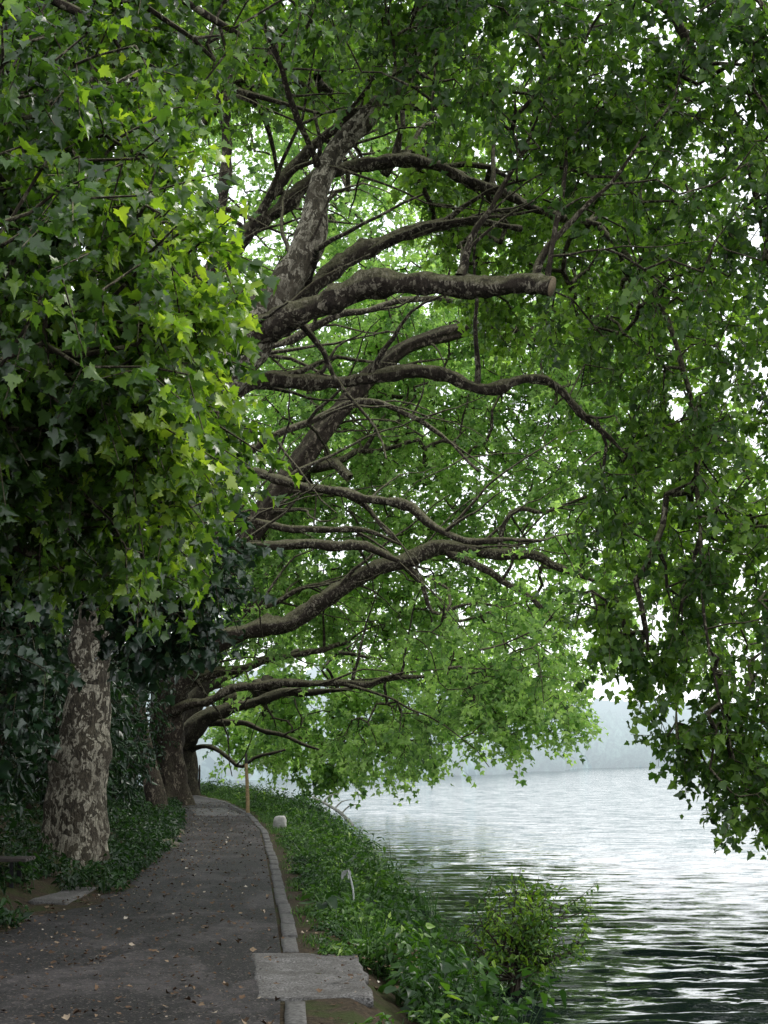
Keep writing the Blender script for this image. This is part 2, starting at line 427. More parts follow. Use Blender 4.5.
# ------------------------------------------------------------------ terrain curves
YR = [-20, 5, 8.4, 11.7, 15, 18.4, 24.3, 32, 41.5, 53, 62, 80, 100, 150, 300, 700]
XR = [-0.5, -0.5, -0.58, -0.80, -1.1, -1.42, -1.98, -2.75, -4.0, -6.0, -8.2, -13.5, -21, -45, -150, -450]
def xr(Y): return float(np.interp(Y, YR, XR))
def pw(Y): return float(np.interp(Y, [5, 9, 12, 14.5, 17, 24, 40, 55, 80], [3.6, 3.3, 3.0, 2.65, 2.1, 1.95, 2.1, 2.1, 2.0]))
def shore(Y): return float(np.interp(Y, [5, 12, 15, 24, 31, 45, 60, 80, 100, 150], [1.55, 1.6, 1.62, 1.95, 2.2, 2.9, 4.0, 5.5, 7.5, 12]))
WATER = -0.8
def gz(x, Y):
    u = x - xr(Y); w = pw(Y); s = shore(Y)
    n = noise.fractal(Vector((x * 0.7, Y * 0.7, 0)), 1.0, 2.0, 4)
    if u > 0.22:
        flat = 0.45
        if u < flat: return 0.0 + 0.012 * n
        t = (u - flat) / (s - flat)
        if t < 1: return -0.80 * (t ** 1.2) + 0.05 * n * min(1, t * 3)
        return max(-0.8 - (t - 1) * 0.9 * s * 0.35, -3.0)
    if u >= -w: return -0.012
    q = -w - u
    if q < 0.35: return 0.01 + 0.02 * n
    q -= 0.35
    h = 0.32 * q if q < 1.5 else 0.48 + 0.62 * (q - 1.5)
    return min(h, 22 + 0.06 * q) + 0.08 * n * min(1, q)

def terrain():
    ys = list(np.arange(-12, 8, 1.0)) + list(np.arange(8, 40, 0.25)) + list(np.arange(40, 100, 1.0)) + list(np.arange(100, 300, 10)) + list(range(300, 1501, 100))
    us_l = [-600, -300, -150, -80, -50, -35, -25, -18, -14, -11, -9, -7.5]
    V, Fc = [], []
    nc = None
    for Y in ys:
        w = pw(Y); s = shore(Y)
        us = us_l + [-w - 0.36 - 0.3 * k for k in range(14, 0, -1)] + [-w - 0.35, -w - 0.12, -w - 0.001, -w * 0.66, -w * 0.33, -0.05, 0.1, 0.221, 0.34, 0.45]
        us = sorted(us)
        us += [0.45 + (s - 0.45) * k / 12 for k in range(1, 15)] + [s + 3, s + 8, s + 30, s + 200, s + 1500]
        x0 = xr(Y)
        for u in us: V.append((x0 + u, Y, gz(x0 + u, Y)))
        nc = len(us)
    for i in range(len(ys) - 1):
        for j in range(nc - 1):
            a = i * nc + j; Fc += [a, a + 1, a + nc + 1, a + nc]
    return np.array(V), Fc, [4] * (len(Fc) // 4)

# ground material: dark soil, moss and litter
m, nt, N, L = new_mat('soil_and_moss')
pos = wpos(N)
n1 = tex_noise(N, L, pos, 1.7, 6, 0.6); n2 = tex_noise(N, L, pos, 22, 6, 0.7)
col = ramp(N, L, n2, [(0.3, (0.018, 0.014, 0.010)), (0.5, (0.045, 0.034, 0.022)), (0.68, (0.085, 0.062, 0.04))])
col = mixc(N, L, ramp(N, L, n1, [(0.48, (0, 0, 0)), (0.62, (0.8, 0.8, 0.8))]), col, (0.035, 0.05, 0.012))
bsdf(N, L, col, 0.95, 0.15, n2, 0.8, 0.04); M['soil'] = m
v, f, s = terrain()
tag(mesh_np('ground', v, f, s, M['soil'], None, True), kind='structure')

# path: worn tarmac with grit
m, nt, N, L = new_mat('worn_tarmac')
pos = wpos(N)
grit = tex_noise(N, L, pos, 38, 7, 0.85)
vo = N.new('ShaderNodeTexVoronoi'); vo.inputs['Scale'].default_value = 70; L.new(pos, vo.inputs['Vector'])
patch = tex_noise(N, L, mapping(N, L, pos, (0.9, 0.45, 1)), 1.3, 5, 0.6, 0.4)
col = ramp(N, L, grit, [(0.38, (0.003, 0.0027, 0.003)), (0.49, (0.008, 0.0068, 0.0074)), (0.57, (0.020, 0.017, 0.018)), (0.66, (0.09, 0.08, 0.077))])
col = mixc(N, L, ramp(N, L, patch, [(0.48, (0, 0, 0)), (0.60, (0.85, 0.85, 0.85))]), col, ramp(N, L, grit, [(0.38, (0.025, 0.023, 0.024)), (0.62, (0.13, 0.12, 0.12))]))
col = mixc(N, L, 1.0, col, ramp(N, L, tex_noise(N, L, pos, 7, 5, 0.7), [(0.35, (0.27, 0.255, 0.26)), (0.65, (0.85, 0.79, 0.80))]), 'MULTIPLY')
vs = N.new('ShaderNodeSeparateColor'); L.new(vo.outputs['Color'], vs.inputs[0])
col = mixc(N, L, ramp(N, L, vs.outputs[0], [(0.93, (0, 0, 0)), (0.96, (0.7, 0.7, 0.7))]), col, (0.14, 0.12, 0.105))
hh = math_n(N, L, 'ADD', grit, math_n(N, L, 'MULTIPLY', vo.outputs['Distance'], 0.6))
bsdf(N, L, col, 0.72, 0.35, hh, 0.8, 0.012); M['tarmac'] = m
V, Fc = [], []
ys = list(np.arange(-10, 40, 0.25)) + list(np.arange(40, 130, 1.0)); nx = 17
for Y in ys:
    for j in range(nx):
        t = j / (nx - 1); w = pw(Y)
        e = 0.26 * noise.noise(Vector((1.3, Y * 0.8, 0))) + 0.05 * noise.noise(Vector((4.3, Y * 3.5, 0)))
        x = xr(Y) - 0.02 - (w + e) * (1 - t)
        V.append((x, Y, 0.004 + 0.012 * math.sin(PI * t) + 0.006 * noise.fractal(Vector((x * 1.5, Y * 1.5, 0)), 1, 2, 3)))
for i in range(len(ys) - 1):
    for j in range(nx - 1):
        a = i * nx + j; Fc += [a, a + 1, a + nx + 1, a + nx]
tag(mesh_np('path', V, Fc, [4] * (len(Fc) // 4), M['tarmac'], None, True), kind='structure')

# water
m, nt, N, L = new_mat('lake_water')
pos = wpos(N)
w1 = tex_noise(N, L, mapping(N, L, pos, (0.55, 1.9, 1), (0, 0, math.radians(7))), 1.0, 3, 0.5, 0.3)
w2 = tex_noise(N, L, mapping(N, L, pos, (1.6, 5.0, 1), (0, 0, math.radians(-5))), 1.0, 4, 0.55, 0.4)
w3 = tex_noise(N, L, mapping(N, L, pos, (5, 13.0, 1), (0, 0, math.radians(12))), 1.0, 2, 0.5)
hsum = math_n(N, L, 'ADD', math_n(N, L, 'MULTIPLY', w1, 1.0), math_n(N, L, 'ADD', math_n(N, L, 'MULTIPLY', w2, 0.42), math_n(N, L, 'MULTIPLY', w3, 0.10)))
b = bsdf(N, L, (0.004, 0.008, 0.008), 0.04, 0.5)
def rip(sc_, rot, amp):
    nz = N.new('ShaderNodeTexNoise'); nz.inputs['Scale'].default_value = 1; nz.inputs['Detail'].default_value = 4; nz.inputs['Roughness'].default_value = 0.6
    L.new(mapping(N, L, pos, sc_, (0, 0, math.radians(rot))), nz.inputs['Vector'])
    a_ = N.new('ShaderNodeVectorMath'); a_.operation = 'SUBTRACT'; L.new(nz.outputs['Color'], a_.inputs[0]); a_.inputs[1].default_value = (0.5, 0.5, 0.5)
    m_ = N.new('ShaderNodeVectorMath'); m_.operation = 'MULTIPLY'; L.new(a_.outputs[0], m_.inputs[0]); m_.inputs[1].default_value = (amp * 0.45, amp, 0)
    return m_.outputs[0]
def vadd(a_, b_):
    v_ = N.new('ShaderNodeVectorMath'); v_.operation = 'ADD'; L.new(a_, v_.inputs[0]); L.new(b_, v_.inputs[1]); return v_.outputs[0]
gn = N.new('ShaderNodeNewGeometry').outputs['Normal']
nv_ = vadd(vadd(vadd(gn, rip((1.0, 4.2, 1), 6, 0.62)), rip((4.0, 13.0, 1), -8, 0.34)), rip((11, 30, 1), 10, 0.24))
nn_ = N.new('ShaderNodeVectorMath'); nn_.operation = 'NORMALIZE'; L.new(nv_, nn_.inputs[0]); L.new(nn_.outputs[0], b.inputs['Normal'])
b.inputs['IOR'].default_value = 1.58
M['water'] = m
V = [(-900, -20, WATER - 0.12), (2500, -20, WATER - 0.12), (2500, 2600, WATER - 0.12), (-900, 2600, WATER - 0.12)]
ys = [6.0]
while ys[-1] < 700:
    ys.append(ys[-1] + max(0.05, ys[-1] ** 2 / 3360 * 0.55))
ys = np.array(ys); nxw = 330
tt = np.linspace(-1, 1, nxw)
XX = ys[:, None] * (0.10 + 0.42 * tt[None]) + 1.5 + 3.5 * tt[None]; YY = np.repeat(ys[:, None], nxw, axis=1)
sp = np.gradient(ys)[:, None]
Hh = np.zeros_like(XX)
wr = np.random.default_rng(5)
for q in range(70):
    lam = 0.12 * (7.5 ** (q / 69)); th = wr.normal() * 0.24 + 0.08; ph = wr.random() * 6.28
    kx, ky = math.sin(th) * 2 * PI / lam, math.cos(th) * 2 * PI / lam
    amp = 0.044 * lam / (2 * PI) * (1.0 if lam < 0.45 else (0.45 / lam) ** 0.7)
    fade = np.clip((lam / (sp * abs(math.cos(th)) + 1e-6) - 2.2) / 1.5, 0, 1)
    Hh += amp * fade * np.sin(kx * XX + ky * YY + ph + 0.8 * np.sin(XX * 0.21 + q) + 0.6 * np.sin(YY * 0.13 + 2 * q))
gust = 0.75 + 0.35 * np.sin(XX * 0.13 + 0.05 * YY + 1.2 * np.sin(YY * 0.05)) 
VV = np.stack([XX, YY, WATER + Hh * gust * 1.0], axis=2).reshape(-1, 3)
ii = (np.arange(len(ys) - 1)[:, None] * nxw + np.arange(nxw - 1)[None]).reshape(-1)
FF = np.stack([ii, ii + 1, ii + nxw + 1, ii + nxw], axis=1).reshape(-1)
nv = len(VV)
tag(mesh_np('lake_water', np.concatenate([VV, V]), np.concatenate([FF, nv + np.arange(4)]), np.full(len(ii) + 1, 4), M['water'], None, True), kind='structure')

# far wooded shore, haze painted in as pale emission growing with height
m, nt, N, L = new_mat('wooded_slope_painted_haze')
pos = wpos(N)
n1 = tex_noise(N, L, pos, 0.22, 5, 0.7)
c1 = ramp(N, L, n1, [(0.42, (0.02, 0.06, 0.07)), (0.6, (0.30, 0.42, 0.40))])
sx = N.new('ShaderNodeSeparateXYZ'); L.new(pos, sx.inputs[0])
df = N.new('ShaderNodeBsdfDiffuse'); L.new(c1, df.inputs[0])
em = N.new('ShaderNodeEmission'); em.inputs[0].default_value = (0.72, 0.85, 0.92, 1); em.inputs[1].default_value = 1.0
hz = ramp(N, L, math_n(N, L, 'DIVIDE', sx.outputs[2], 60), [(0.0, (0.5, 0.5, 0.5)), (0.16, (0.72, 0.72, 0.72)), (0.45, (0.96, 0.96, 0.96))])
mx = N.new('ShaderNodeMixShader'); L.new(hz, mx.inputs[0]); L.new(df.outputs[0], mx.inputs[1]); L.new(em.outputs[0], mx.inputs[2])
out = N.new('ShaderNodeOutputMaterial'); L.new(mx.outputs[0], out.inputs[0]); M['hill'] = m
A0 = [(-420, 60), (-120, 128), (-22, 148), (-2, 172), (15, 210), (45, 330), (110, 480), (320, 640), (900, 800), (2200, 900)]
V = []; segs = []
for i in range(len(A0) - 1):
    a, b2 = np.array(A0[i], float), np.array(A0[i + 1], float); k = max(2, int(np.linalg.norm(b2 - a) / 4)) if i < 7 else 60
    segs += [a + (b2 - a) * q / k for q in range(k)]
segs = np.array(segs); tg = np.gradient(segs, axis=0); tg = unit(tg); nr = np.stack([-tg[:, 1], tg[:, 0]], axis=1)
prof = [(0, -1), (0.3, 2), (1.5, 6), (4, 9.5), (8, 11), (11, 12), (14, 12.6), (18, 14), (22, 16.5), (26, 18), (31, 20), (36, 22.5), (42, 25), (49, 28.5), (57, 31), (66, 35), (76, 38), (90, 42), (110, 47), (140, 52), (200, 56), (300, 50)]
for p, q in zip(segs, nr):
    for d, h in prof:
        x, y = p + q * d
        k = 0.9 * noise.noise(Vector((p[0] * 0.013, p[1] * 0.013, 0)))
        sc_h = 0.5 * min(1.0, 0.25 + math.hypot(p[0], p[1]) / 480)
        V.append((x, y, h * sc_h * (1 + 0.25 * k) if h > 0 else -1))
nc = len(prof); Fc = []
for i in range(len(segs) - 1):
    for j in range(nc - 1):
        a = i * nc + j; Fc += [a, a + nc, a + nc + 1, a + 1]
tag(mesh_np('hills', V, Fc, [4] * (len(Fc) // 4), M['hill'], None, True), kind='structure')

bm = bmesh.new(); bmesh.ops.create_icosphere(bm, subdivisions=3, radius=1)
IV = np.array([v_.co[:] for v_ in bm.verts]); IF = np.array([[v_.index for v_ in f_.verts] for f_ in bm.faces]); bm.free()
CVs = []
for i in range(0, len(segs), 1):
    p = segs[i]; q = nr[i]; D = math.hypot(*p); px_ = CX + F * p[0] / max(p[1], 1)
    if p[1] < 60 or px_ < 60 or px_ > 1000: continue
    for d, h in prof[2:18]:
        if RNG.random() > (0.75 if D < 300 else 0.5) * (1.0 if d < 20 else 0.55): continue
        sc_h = 0.5 * min(1.0, 0.25 + D / 480) * (1 + 0.25 * 0.9 * noise.noise(Vector((p[0] * 0.013, p[1] * 0.013, 0))))
        x, y_ = p + q * (d + RNG.normal() * 1.5) + RNG.normal(size=2)
        r = (1.6 + 2.2 * RNG.random()) * min(1.3, 0.5 + D / 450); k = RNG.random(3) * 50
        bump = np.array([1 + 0.55 * noise.fractal(Vector(u_ * 1.9 + k), 1, 2, 3) for u_ in IV[::1]]) if len(CVs) < 14 else bumps[int(RNG.integers(14))]
        if len(CVs) < 14:
            if len(CVs) == 0: bumps = []
            bumps.append(bump)
        CVs.append(IV * bump[:, None] * np.array([r, r, r * 1.25]) + np.array([x, y_, WATER + h * sc_h + r * 0.3]))
nC = len(CVs); print('far crowns', nC)
m, nt, N, L = new_mat('wood_painted_haze')
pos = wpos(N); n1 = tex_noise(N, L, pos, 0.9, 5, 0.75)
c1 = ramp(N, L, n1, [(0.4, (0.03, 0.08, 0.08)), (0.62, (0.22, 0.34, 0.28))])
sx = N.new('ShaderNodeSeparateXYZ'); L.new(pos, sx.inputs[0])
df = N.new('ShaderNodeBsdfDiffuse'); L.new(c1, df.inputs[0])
em = N.new('ShaderNodeEmission'); em.inputs[0].default_value = (0.78, 0.90, 0.96, 1)  # pale glow mixed into the crowns as painted haze
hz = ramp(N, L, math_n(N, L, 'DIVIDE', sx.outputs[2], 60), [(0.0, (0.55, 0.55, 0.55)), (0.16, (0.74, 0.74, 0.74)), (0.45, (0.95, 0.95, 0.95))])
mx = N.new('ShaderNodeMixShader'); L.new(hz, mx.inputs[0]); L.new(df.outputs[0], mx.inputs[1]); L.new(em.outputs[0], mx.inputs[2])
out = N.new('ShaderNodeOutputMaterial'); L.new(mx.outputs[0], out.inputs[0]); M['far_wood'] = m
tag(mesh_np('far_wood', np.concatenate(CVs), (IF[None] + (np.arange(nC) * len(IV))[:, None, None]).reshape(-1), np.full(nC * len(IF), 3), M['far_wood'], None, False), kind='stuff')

# ------------------------------------------------------------------ trees
GRP = 'plane trees lining the lakeside path'
def PL(lst): return [(P(x, y, Y), r) for x, y, Y, r in lst]

# --- first mottled trunk beside the path
b1 = G(70, 872); Y1 = b1[1]
def flare1(q, a, i, n):
    z = max(0, q[2]); k = math.exp(-z / 0.45)
    kn = 0.20 * math.exp(-((z - 1.62) / 0.16) ** 2) * max(0, math.cos(a - 2.6)) ** 3
    return 1 + k * (0.16 + 0.20 * math.sin(a * 4 + 1) + 0.10 * math.sin(a * 7)) + 0.05 * math.sin(a * 3 + z * 1.5) + kn
tr1 = [(np.array([b1[0], Y1, -0.25]), 0.47)] + PL([(76, 840, Y1, 0.43), (79, 790, Y1, 0.385), (83, 740, Y1, 0.35), (86, 690, Y1, 0.325), (90, 640, Y1, 0.32), (104, 580, Y1 - 0.1, 0.36),
      (135, 500, Y1 - 0.3, 0.38), (172, 435, Y1 - 0.4, 0.40), (210, 380, Y1 - 0.5, 0.41), (248, 335, Y1 - 0.5, 0.40), (275, 300, Y1 - 0.5, 0.28), (300, 262, Y1 - 0.5, 0.25), (313, 232, Y1 - 0.4, 0.23),
      (318, 190, Y1 - 0.3, 0.155), (336, 150, Y1, 0.16), (372, 112, Y1, 0.17), (402, 84, Y1, 0.14), (418, 30, Y1, 0.13), (430, -60, Y1, 0.10), (425, -170, Y1, 0.05)])
lim1 = [
 PL([(238, 345, Y1 - .5, .26), (285, 322, Y1 - .8, .23), (330, 303, Y1 - 1.0, .21), (385, 287, Y1 - 1.3, .19), (455, 281, Y1 - 1.6, .17), (515, 287, Y1 - 1.9, .155), (558, 292, Y1 - 2.1, .15)]),
 PL([(275, 315, Y1 - .3, .17), (340, 268, Y1 + .2, .16), (395, 240, Y1 + .6, .13), (450, 224, Y1 + 1, .09), (520, 228, Y1 + 1.4, .05)]),
 PL([(205, 400, Y1 - .3, .17), (270, 386, Y1, .13), (360, 380, Y1 + .3, .12), (440, 374, Y1 + .5, .12), (475, 382, Y1 + .6, .105), (545, 380, Y1 + .8, .08), (585, 415, Y1 + 1, .06), (620, 450, Y1 + 1.2, .035)]),
 PL([(150, 470, Y1, .2), (188, 350, Y1 + .6, .17), (235, 255, Y1 + 1.2, .15), (272, 205, Y1 + 1.5, .14), (335, 170, Y1 + 1.7, .13), (420, 166, Y1 + 2, .12), (480, 182, Y1 + 2.1, .11), (535, 208, Y1 + 2.2, .09), (600, 230, Y1 + 2.3, .07), (670, 265, Y1 + 2.4, .04)]),
 PL([(172, 420, Y1, .15), (208, 300, Y1 + .5, .13), (222, 200, Y1 + .7, .10), (226, 110, Y1 + .8, .08), (235, 40, Y1 + .8, .05)]),
 PL([(120, 520, Y1 + .2, .2), (125, 330, Y1 + 1, .17), (160, 180, Y1 + 1.5, .15), (225, 95, Y1 + 1.6, .14), (290, 40, Y1 + 1.6, .12), (350, -10, Y1 + 1.5, .09), (420, -80, Y1 + 1.4, .05)]),
 PL([(225, 270, Y1 + 1.2, .11), (290, 165, Y1 + 1.5, .10), (340, 122, Y1 + 1.5, .09), (385, 88, Y1 + 1.4, .07), (450, 60, Y1 + 1.2, .04)]),
 PL([(460, 276, Y1 - 1.6, .06), (470, 238, Y1 - 1.6, .055), (495, 205, Y1 - 1.7, .05), (515, 165, Y1 - 1.8, .035), (545, 100, Y1 - 2, .02)]),
 PL([(532, 280, Y1 - 2, .06), (545, 248, Y1 - 2, .055), (580, 215, Y1 - 2.1, .045), (612, 184, Y1 - 2.2, .03), (640, 140, Y1 - 2.4, .018)]),
 PL([(550, 282, Y1 - 2.1, .05), (555, 235, Y1 - 2.1, .04), (563, 190, Y1 - 2.1, .035), (566, 140, Y1 - 2.1, .02)]),
 PL([(317, 165, Y1 - .3, .06), (300, 120, Y1 - 1, .05), (282, 70, Y1 - 1.6, .045), (262, 10, Y1 - 2.2, .03), (255, -60, Y1 - 3, .02)]),
 PL([(420, 40, Y1, .12), (480, -20, Y1 - 1, .11), (560, -60, Y1 - 2, .09), (650, -60, Y1 - 3, .07), (740, -20, Y1 - 3, .05), (800, 60, Y1 - 3, .03)]),
 PL([(440, -20, Y1 + .4, .10), (540, -60, Y1 + .4, .09), (660, 10, Y1 - 1, .08), (740, 140, Y1 - 0.6, .07), (775, 290, Y1 - 0.2, .055), (790, 450, Y1 - 0.2, .045), (780, 600, Y1 + .1, .03), (765, 720, Y1, .015)]),
 PL([(600, 228, Y1 + 2.2, .05), (660, 300, Y1 + 1, .055), (690, 400, Y1 + .5, .045), (700, 520, Y1 + .2, .035), (706, 640, Y1, .025), (735, 760, Y1, .014)]),
]
def front1(p, px, py):
    # the crown is hollow: no foliage between the viewer and the big limbs
    hollow = (px > 190) & (px < 575) & (py > 70 + 0.5 * np.abs(px - 370)) & (p[:, 1] < Y1 + 1.5)
    left = (px < 190) & (py > 560)
    win = (py > 690) & (px < 560)
    return ~hollow & ~left & ~win & (RNG.random(len(p)) < np.where((px > 380) & (px < 600) & (py > 350), 0.35, 1.0))
tone1_shade = lambda p: np.clip(0.33 + 0.4 * np.clip((p[:, 1] - 16) / 8, 0, 1), 0, 1)  # front and overhead leaves toned darker, painting in the canopy shade
bl1 = [
 (P(560, 10, 18.5), (5.0, 3.2, 2.6), 900), (P(730, 140, 19.5), (3.1, 3.0, 3.0), 560), (P(360, -60, 19), (4.0, 2.8, 2.0), 480),
 (P(770, 400, 21), (2.3, 2.8, 4.0), 440), (P(750, 640, 21.5), (2.2, 2.0, 3.1), 360), (P(640, 540, 22), (1.5, 1.8, 2.8), 250), (P(660, 330, 23), (2.6, 1.8, 2.6), 300),
 (P(765, 770, 21), (1.3, 1.4, 1.3), 160), (P(668, 735, 21.5), (0.55, 0.7, 1.0), 60), (P(612, 640, 22), (0.9, 0.9, 1.1), 90), (P(900, 600, 23), (2.2, 2.5, 5), 330),
 (P(730, 560, 28), (2.2, 1.5, 3.4), 260),
 (P(450, 110, 25), (6.5, 2.5, 3.8), 900), (P(250, 120, 23), (3.2, 2.5, 3.7), 500), (P(650, 240, 25), (3.0, 2.0, 3.0), 260),
 (P(320, 200, 28), (4.7, 1.8, 3.4), 1300), (P(500, 250, 27), (4.0, 1.8, 2.8), 700), (P(240, 130, 26), (4.2, 1.6, 3.5), 1000), (P(400, 160, 19), (0.9, 0.7, 0.4), 22),
]
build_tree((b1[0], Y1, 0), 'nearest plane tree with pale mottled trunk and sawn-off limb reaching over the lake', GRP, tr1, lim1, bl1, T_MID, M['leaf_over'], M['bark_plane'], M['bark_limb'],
           0.122, 20, 0.68, 0.6, LOW_NEAR, front1, tone1_shade, flare1, 14, auto=75, alen=2.4, cutends=(0,), clump=-0.07, cf=1.3)

# --- tree whose foliage hangs in from the left, trunk just beside the viewer
tr0 = [(np.array([-5.2, 7.5, -0.2]), 0.5), (np.array([-5.1, 7.5, 1.5]), 0.4), (np.array([-4.9, 7.6, 3.5]), 0.36), (np.array([-4.5, 7.8, 5.5]), 0.3), (np.array([-4.2, 8.2, 7.5]), 0.2), (np.array([-4, 8.5, 9]), 0.1)]
lim0 = [[(np.array([-4.9, 7.6, 3.3]), .16), (np.array([-3.9, 7.6, 3.9]), .11), (np.array([-3.0, 7.7, 4.1]), .07), (np.array([-2.2, 7.8, 3.9]), .03), (np.array([-1.5, 7.9, 3.6]), .012)],
        [(np.array([-4.7, 7.7, 4.6]), .15), (np.array([-3.6, 7.9, 5.2]), .10), (np.array([-2.6, 8.2, 5.3]), .06), (np.array([-1.5, 8.4, 5.0]), .02)],
        [(np.array([-4.9, 7.6, 2.6]), .12), (np.array([-4.0, 8.6, 3.0]), .08), (np.array([-3.0, 9.6, 3.2]), .05), (np.array([-2.2, 10.2, 2.9]), .02)],
        [(np.array([-4.4, 7.9, 6]), .13), (np.array([-3.2, 8.3, 6.8]), .09), (np.array([-2.0, 8.8, 7.0]), .05), (np.array([-1.0, 9.3, 6.7]), .02)]]
RIGHT0 = edge_fn([(-200, 340), (0, 300), (60, 235), (150, 190), (230, 225), (290, 245), (330, 225), (380, 215), (440, 250), (480, 260), (520, 240), (580, 215), (630, 180), (680, 120), (900, 60)])
def front0(p, px, py):
    w = np.array([noise.noise(Vector(q * 1.1)) for q in p])
    return (px + RNG.normal(size=len(px)) * 16 + w * 70 < RIGHT0(py) - 32) & (py + w * 90 < 475 + 130 * RNG.random(len(px)))
def tone0_lit(p):
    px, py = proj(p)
    return np.clip(0.25 + 0.42 * np.exp(-((px - 195) / 85) ** 2) * np.clip((py - 30) / 150, 0, 1) * np.clip((650 - py) / 180, 0, 1), 0, 1)  # brighter tone painted where leaves catch light from the lake side
bl0 = [(P(40, 505, 11), (1.9, 1.1, 1.0), 480), (P(120, 520, 10.5), (1.2, 0.9, 0.8), 220), (P(60, 260, 8.6), (2.0, 2.0, 1.8), 1150), (P(110, 60, 10.2), (2.3, 2.0, 1.6), 950), (P(100, 450, 9.2), (1.7, 1.5, 1.1), 650), (P(150, 350, 8.2), (1.0, 0.9, 1.0), 260), (P(-250, 250, 7.5), (1.6, 2, 2), 160)]
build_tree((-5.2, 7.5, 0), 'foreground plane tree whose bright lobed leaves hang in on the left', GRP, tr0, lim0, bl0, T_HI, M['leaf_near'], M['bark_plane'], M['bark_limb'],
           0.076, 23, 0.40, 0.45, None, front0, tone0_lit, None, 12, auto=14, alen=1.2, shell=0.1, clump=-0.16, cf=1.9)

# --- second: slender leaning trunk
b2 = G(160, 815); Y2 = b2[1]
tr2 = [(np.array([b2[0], Y2, -0.2]), 0.36)] + PL([(157, 800, Y2, .30), (150, 770, Y2, .25), (141, 735, Y2, .24), (137, 700, Y2, .24), (142, 640, Y2, .24), (160, 570, Y2, .23), (190, 500, Y2, .22), (215, 430, Y2, .2), (250, 360, Y2, .17), (290, 270, Y2 + .5, .14), (330, 170, Y2 + 1, .1), (350, 80, Y2 + 1, .05)])
lim2 = [
 PL([(192, 490, Y2, .17), (230, 474, Y2 - .3, .16), (275, 478, Y2 - .6, .155), (320, 490, Y2 - 1, .16), (365, 497, Y2 - 1.2, .14), (410, 508, Y2 - 1.4, .14), (445, 530, Y2 - 1.5, .13), (478, 541, Y2 - 1.6, .10), (540, 540, Y2 - 1.6, .05)]),
 PL([(165, 555, Y2, .17), (205, 545, Y2 - .5, .15), (260, 544, Y2 - 1, .16), (330, 545, Y2 - 1.4, .15), (375, 550, Y2 - 1.5, .14), (400, 560, Y2 - 1.5, .10)]),
 PL([(178, 525, Y2, .13), (240, 523, Y2 - .4, .11), (300, 526, Y2 - .6, .11), (355, 529, Y2 - .8, .09), (400, 545, Y2 - 1, .05)]),
 PL([(345, 495, Y2 - 1, .09), (370, 510, Y2 - .8, .08), (385, 530, Y2 - .8, .07), (400, 545, Y2 - .8, .05)]),
 PL([(200, 480, Y2, .14), (250, 450, Y2 + .5, .13), (300, 425, Y2 + 1, .12), (360, 400, Y2 + 1.2, .1), (420, 420, Y2 + 1.3, .08), (480, 470, Y2 + 1.3, .05)]),
 PL([(250, 360, Y2, .13), (330, 320, Y2, .12), (420, 300, Y2, .1), (520, 310, Y2, .06)]),
]
tone2 = lambda p: np.clip(0.74 + 0.12 * np.array([noise.noise(Vector(q * 0.5)) for q in p[::1]]) * 2.2, 0, 1)  # high base tone carries the painted backlight
def front_lim(ymin):
    return lambda p, px, py: ~((px < 232) & (py > 655) & (py < 850)) & ~((py > 655) & (px < 300) & (p[:, 1] < ymin)) & (RNG.random(len(p)) < np.where(px > 640, 0.7, 1.0))
def front2(p, px, py):
    win = (px > 215) & (px < 600) & (py > 440 - 0.1 * (px - 215)) & (py < 700) & (p[:, 1] < 47)
    return front_lim(36)(p, px, py) & ~(win & (RNG.random(len(p)) > 0.10))
bl2 = [(P(450, 370, 50), (7, 2.0, 4.5), 800), (P(330, 330, 50), (5.5, 2, 5), 800), (P(260, 500, 50), (3.4, 1.6, 5), 450), (P(560, 600, 40), (2.2, 2.5, 3.6), 420), (P(560, 240, 41), (5, 2.2, 3.5), 330), (P(690, 430, 44), (3.6, 2.2, 6.5), 420), (P(610, 440, 46), (3.4, 1.6, 6.8), 700), (P(350, 120, 46), (8, 2.5, 5.5), 1100), (P(430, 480, 51), (6, 1.5, 5), 420)]
build_tree((b2[0], Y2, 0), 'second plane tree from the front, slender reddish trunk leaning left over the path edge', GRP, tr2, lim2, bl2, T_LO, M['leaf_far_lit'], M['bark_far'], M['bark_limb'],
           0.19, 15, 0.8, 0.6, LOW_FAR, front2, tone2, None, 10, auto=55, alen=4.0)

# --- third: broad fluted trunk with the great arching limb
b3 = G(172, 805); Y3 = b3[1]
def flare3(q, a, i, n):
    z = max(0, q[2]); return 1 + math.exp(-z / 0.8) * (0.25 + 0.15 * math.sin(a * 5)) + 0.12 * math.sin(a * 5 + 0.7) + 0.06 * math.sin(a * 3 + z)
tr3 = [(np.array([b3[0], Y3, -0.2]), 0.62)] + PL([(170, 785, Y3, .56), (167, 750, Y3, .54), (167, 715, Y3, .58), (170, 685, Y3, .6), (180, 650, Y3, .45), (205, 600, Y3, .4), (238, 555, Y3 - .5, .38), (272, 500, Y3 - 1, .37), (308, 452, Y3 - 1.3, .36), (345, 405, Y3 - 1.6, .33),
      (372, 375, Y3 - 1.8, .28), (405, 348, Y3 - 2, .26), (445, 334, Y3 - 2, .26), (490, 325, Y3 - 2, .24), (520, 328, Y3 - 2, .23), (560, 345, Y3 - 2, .21), (602, 334, Y3 - 2, .18), (645, 310, Y3 - 2, .13), (680, 280, Y3 - 2, .07)])
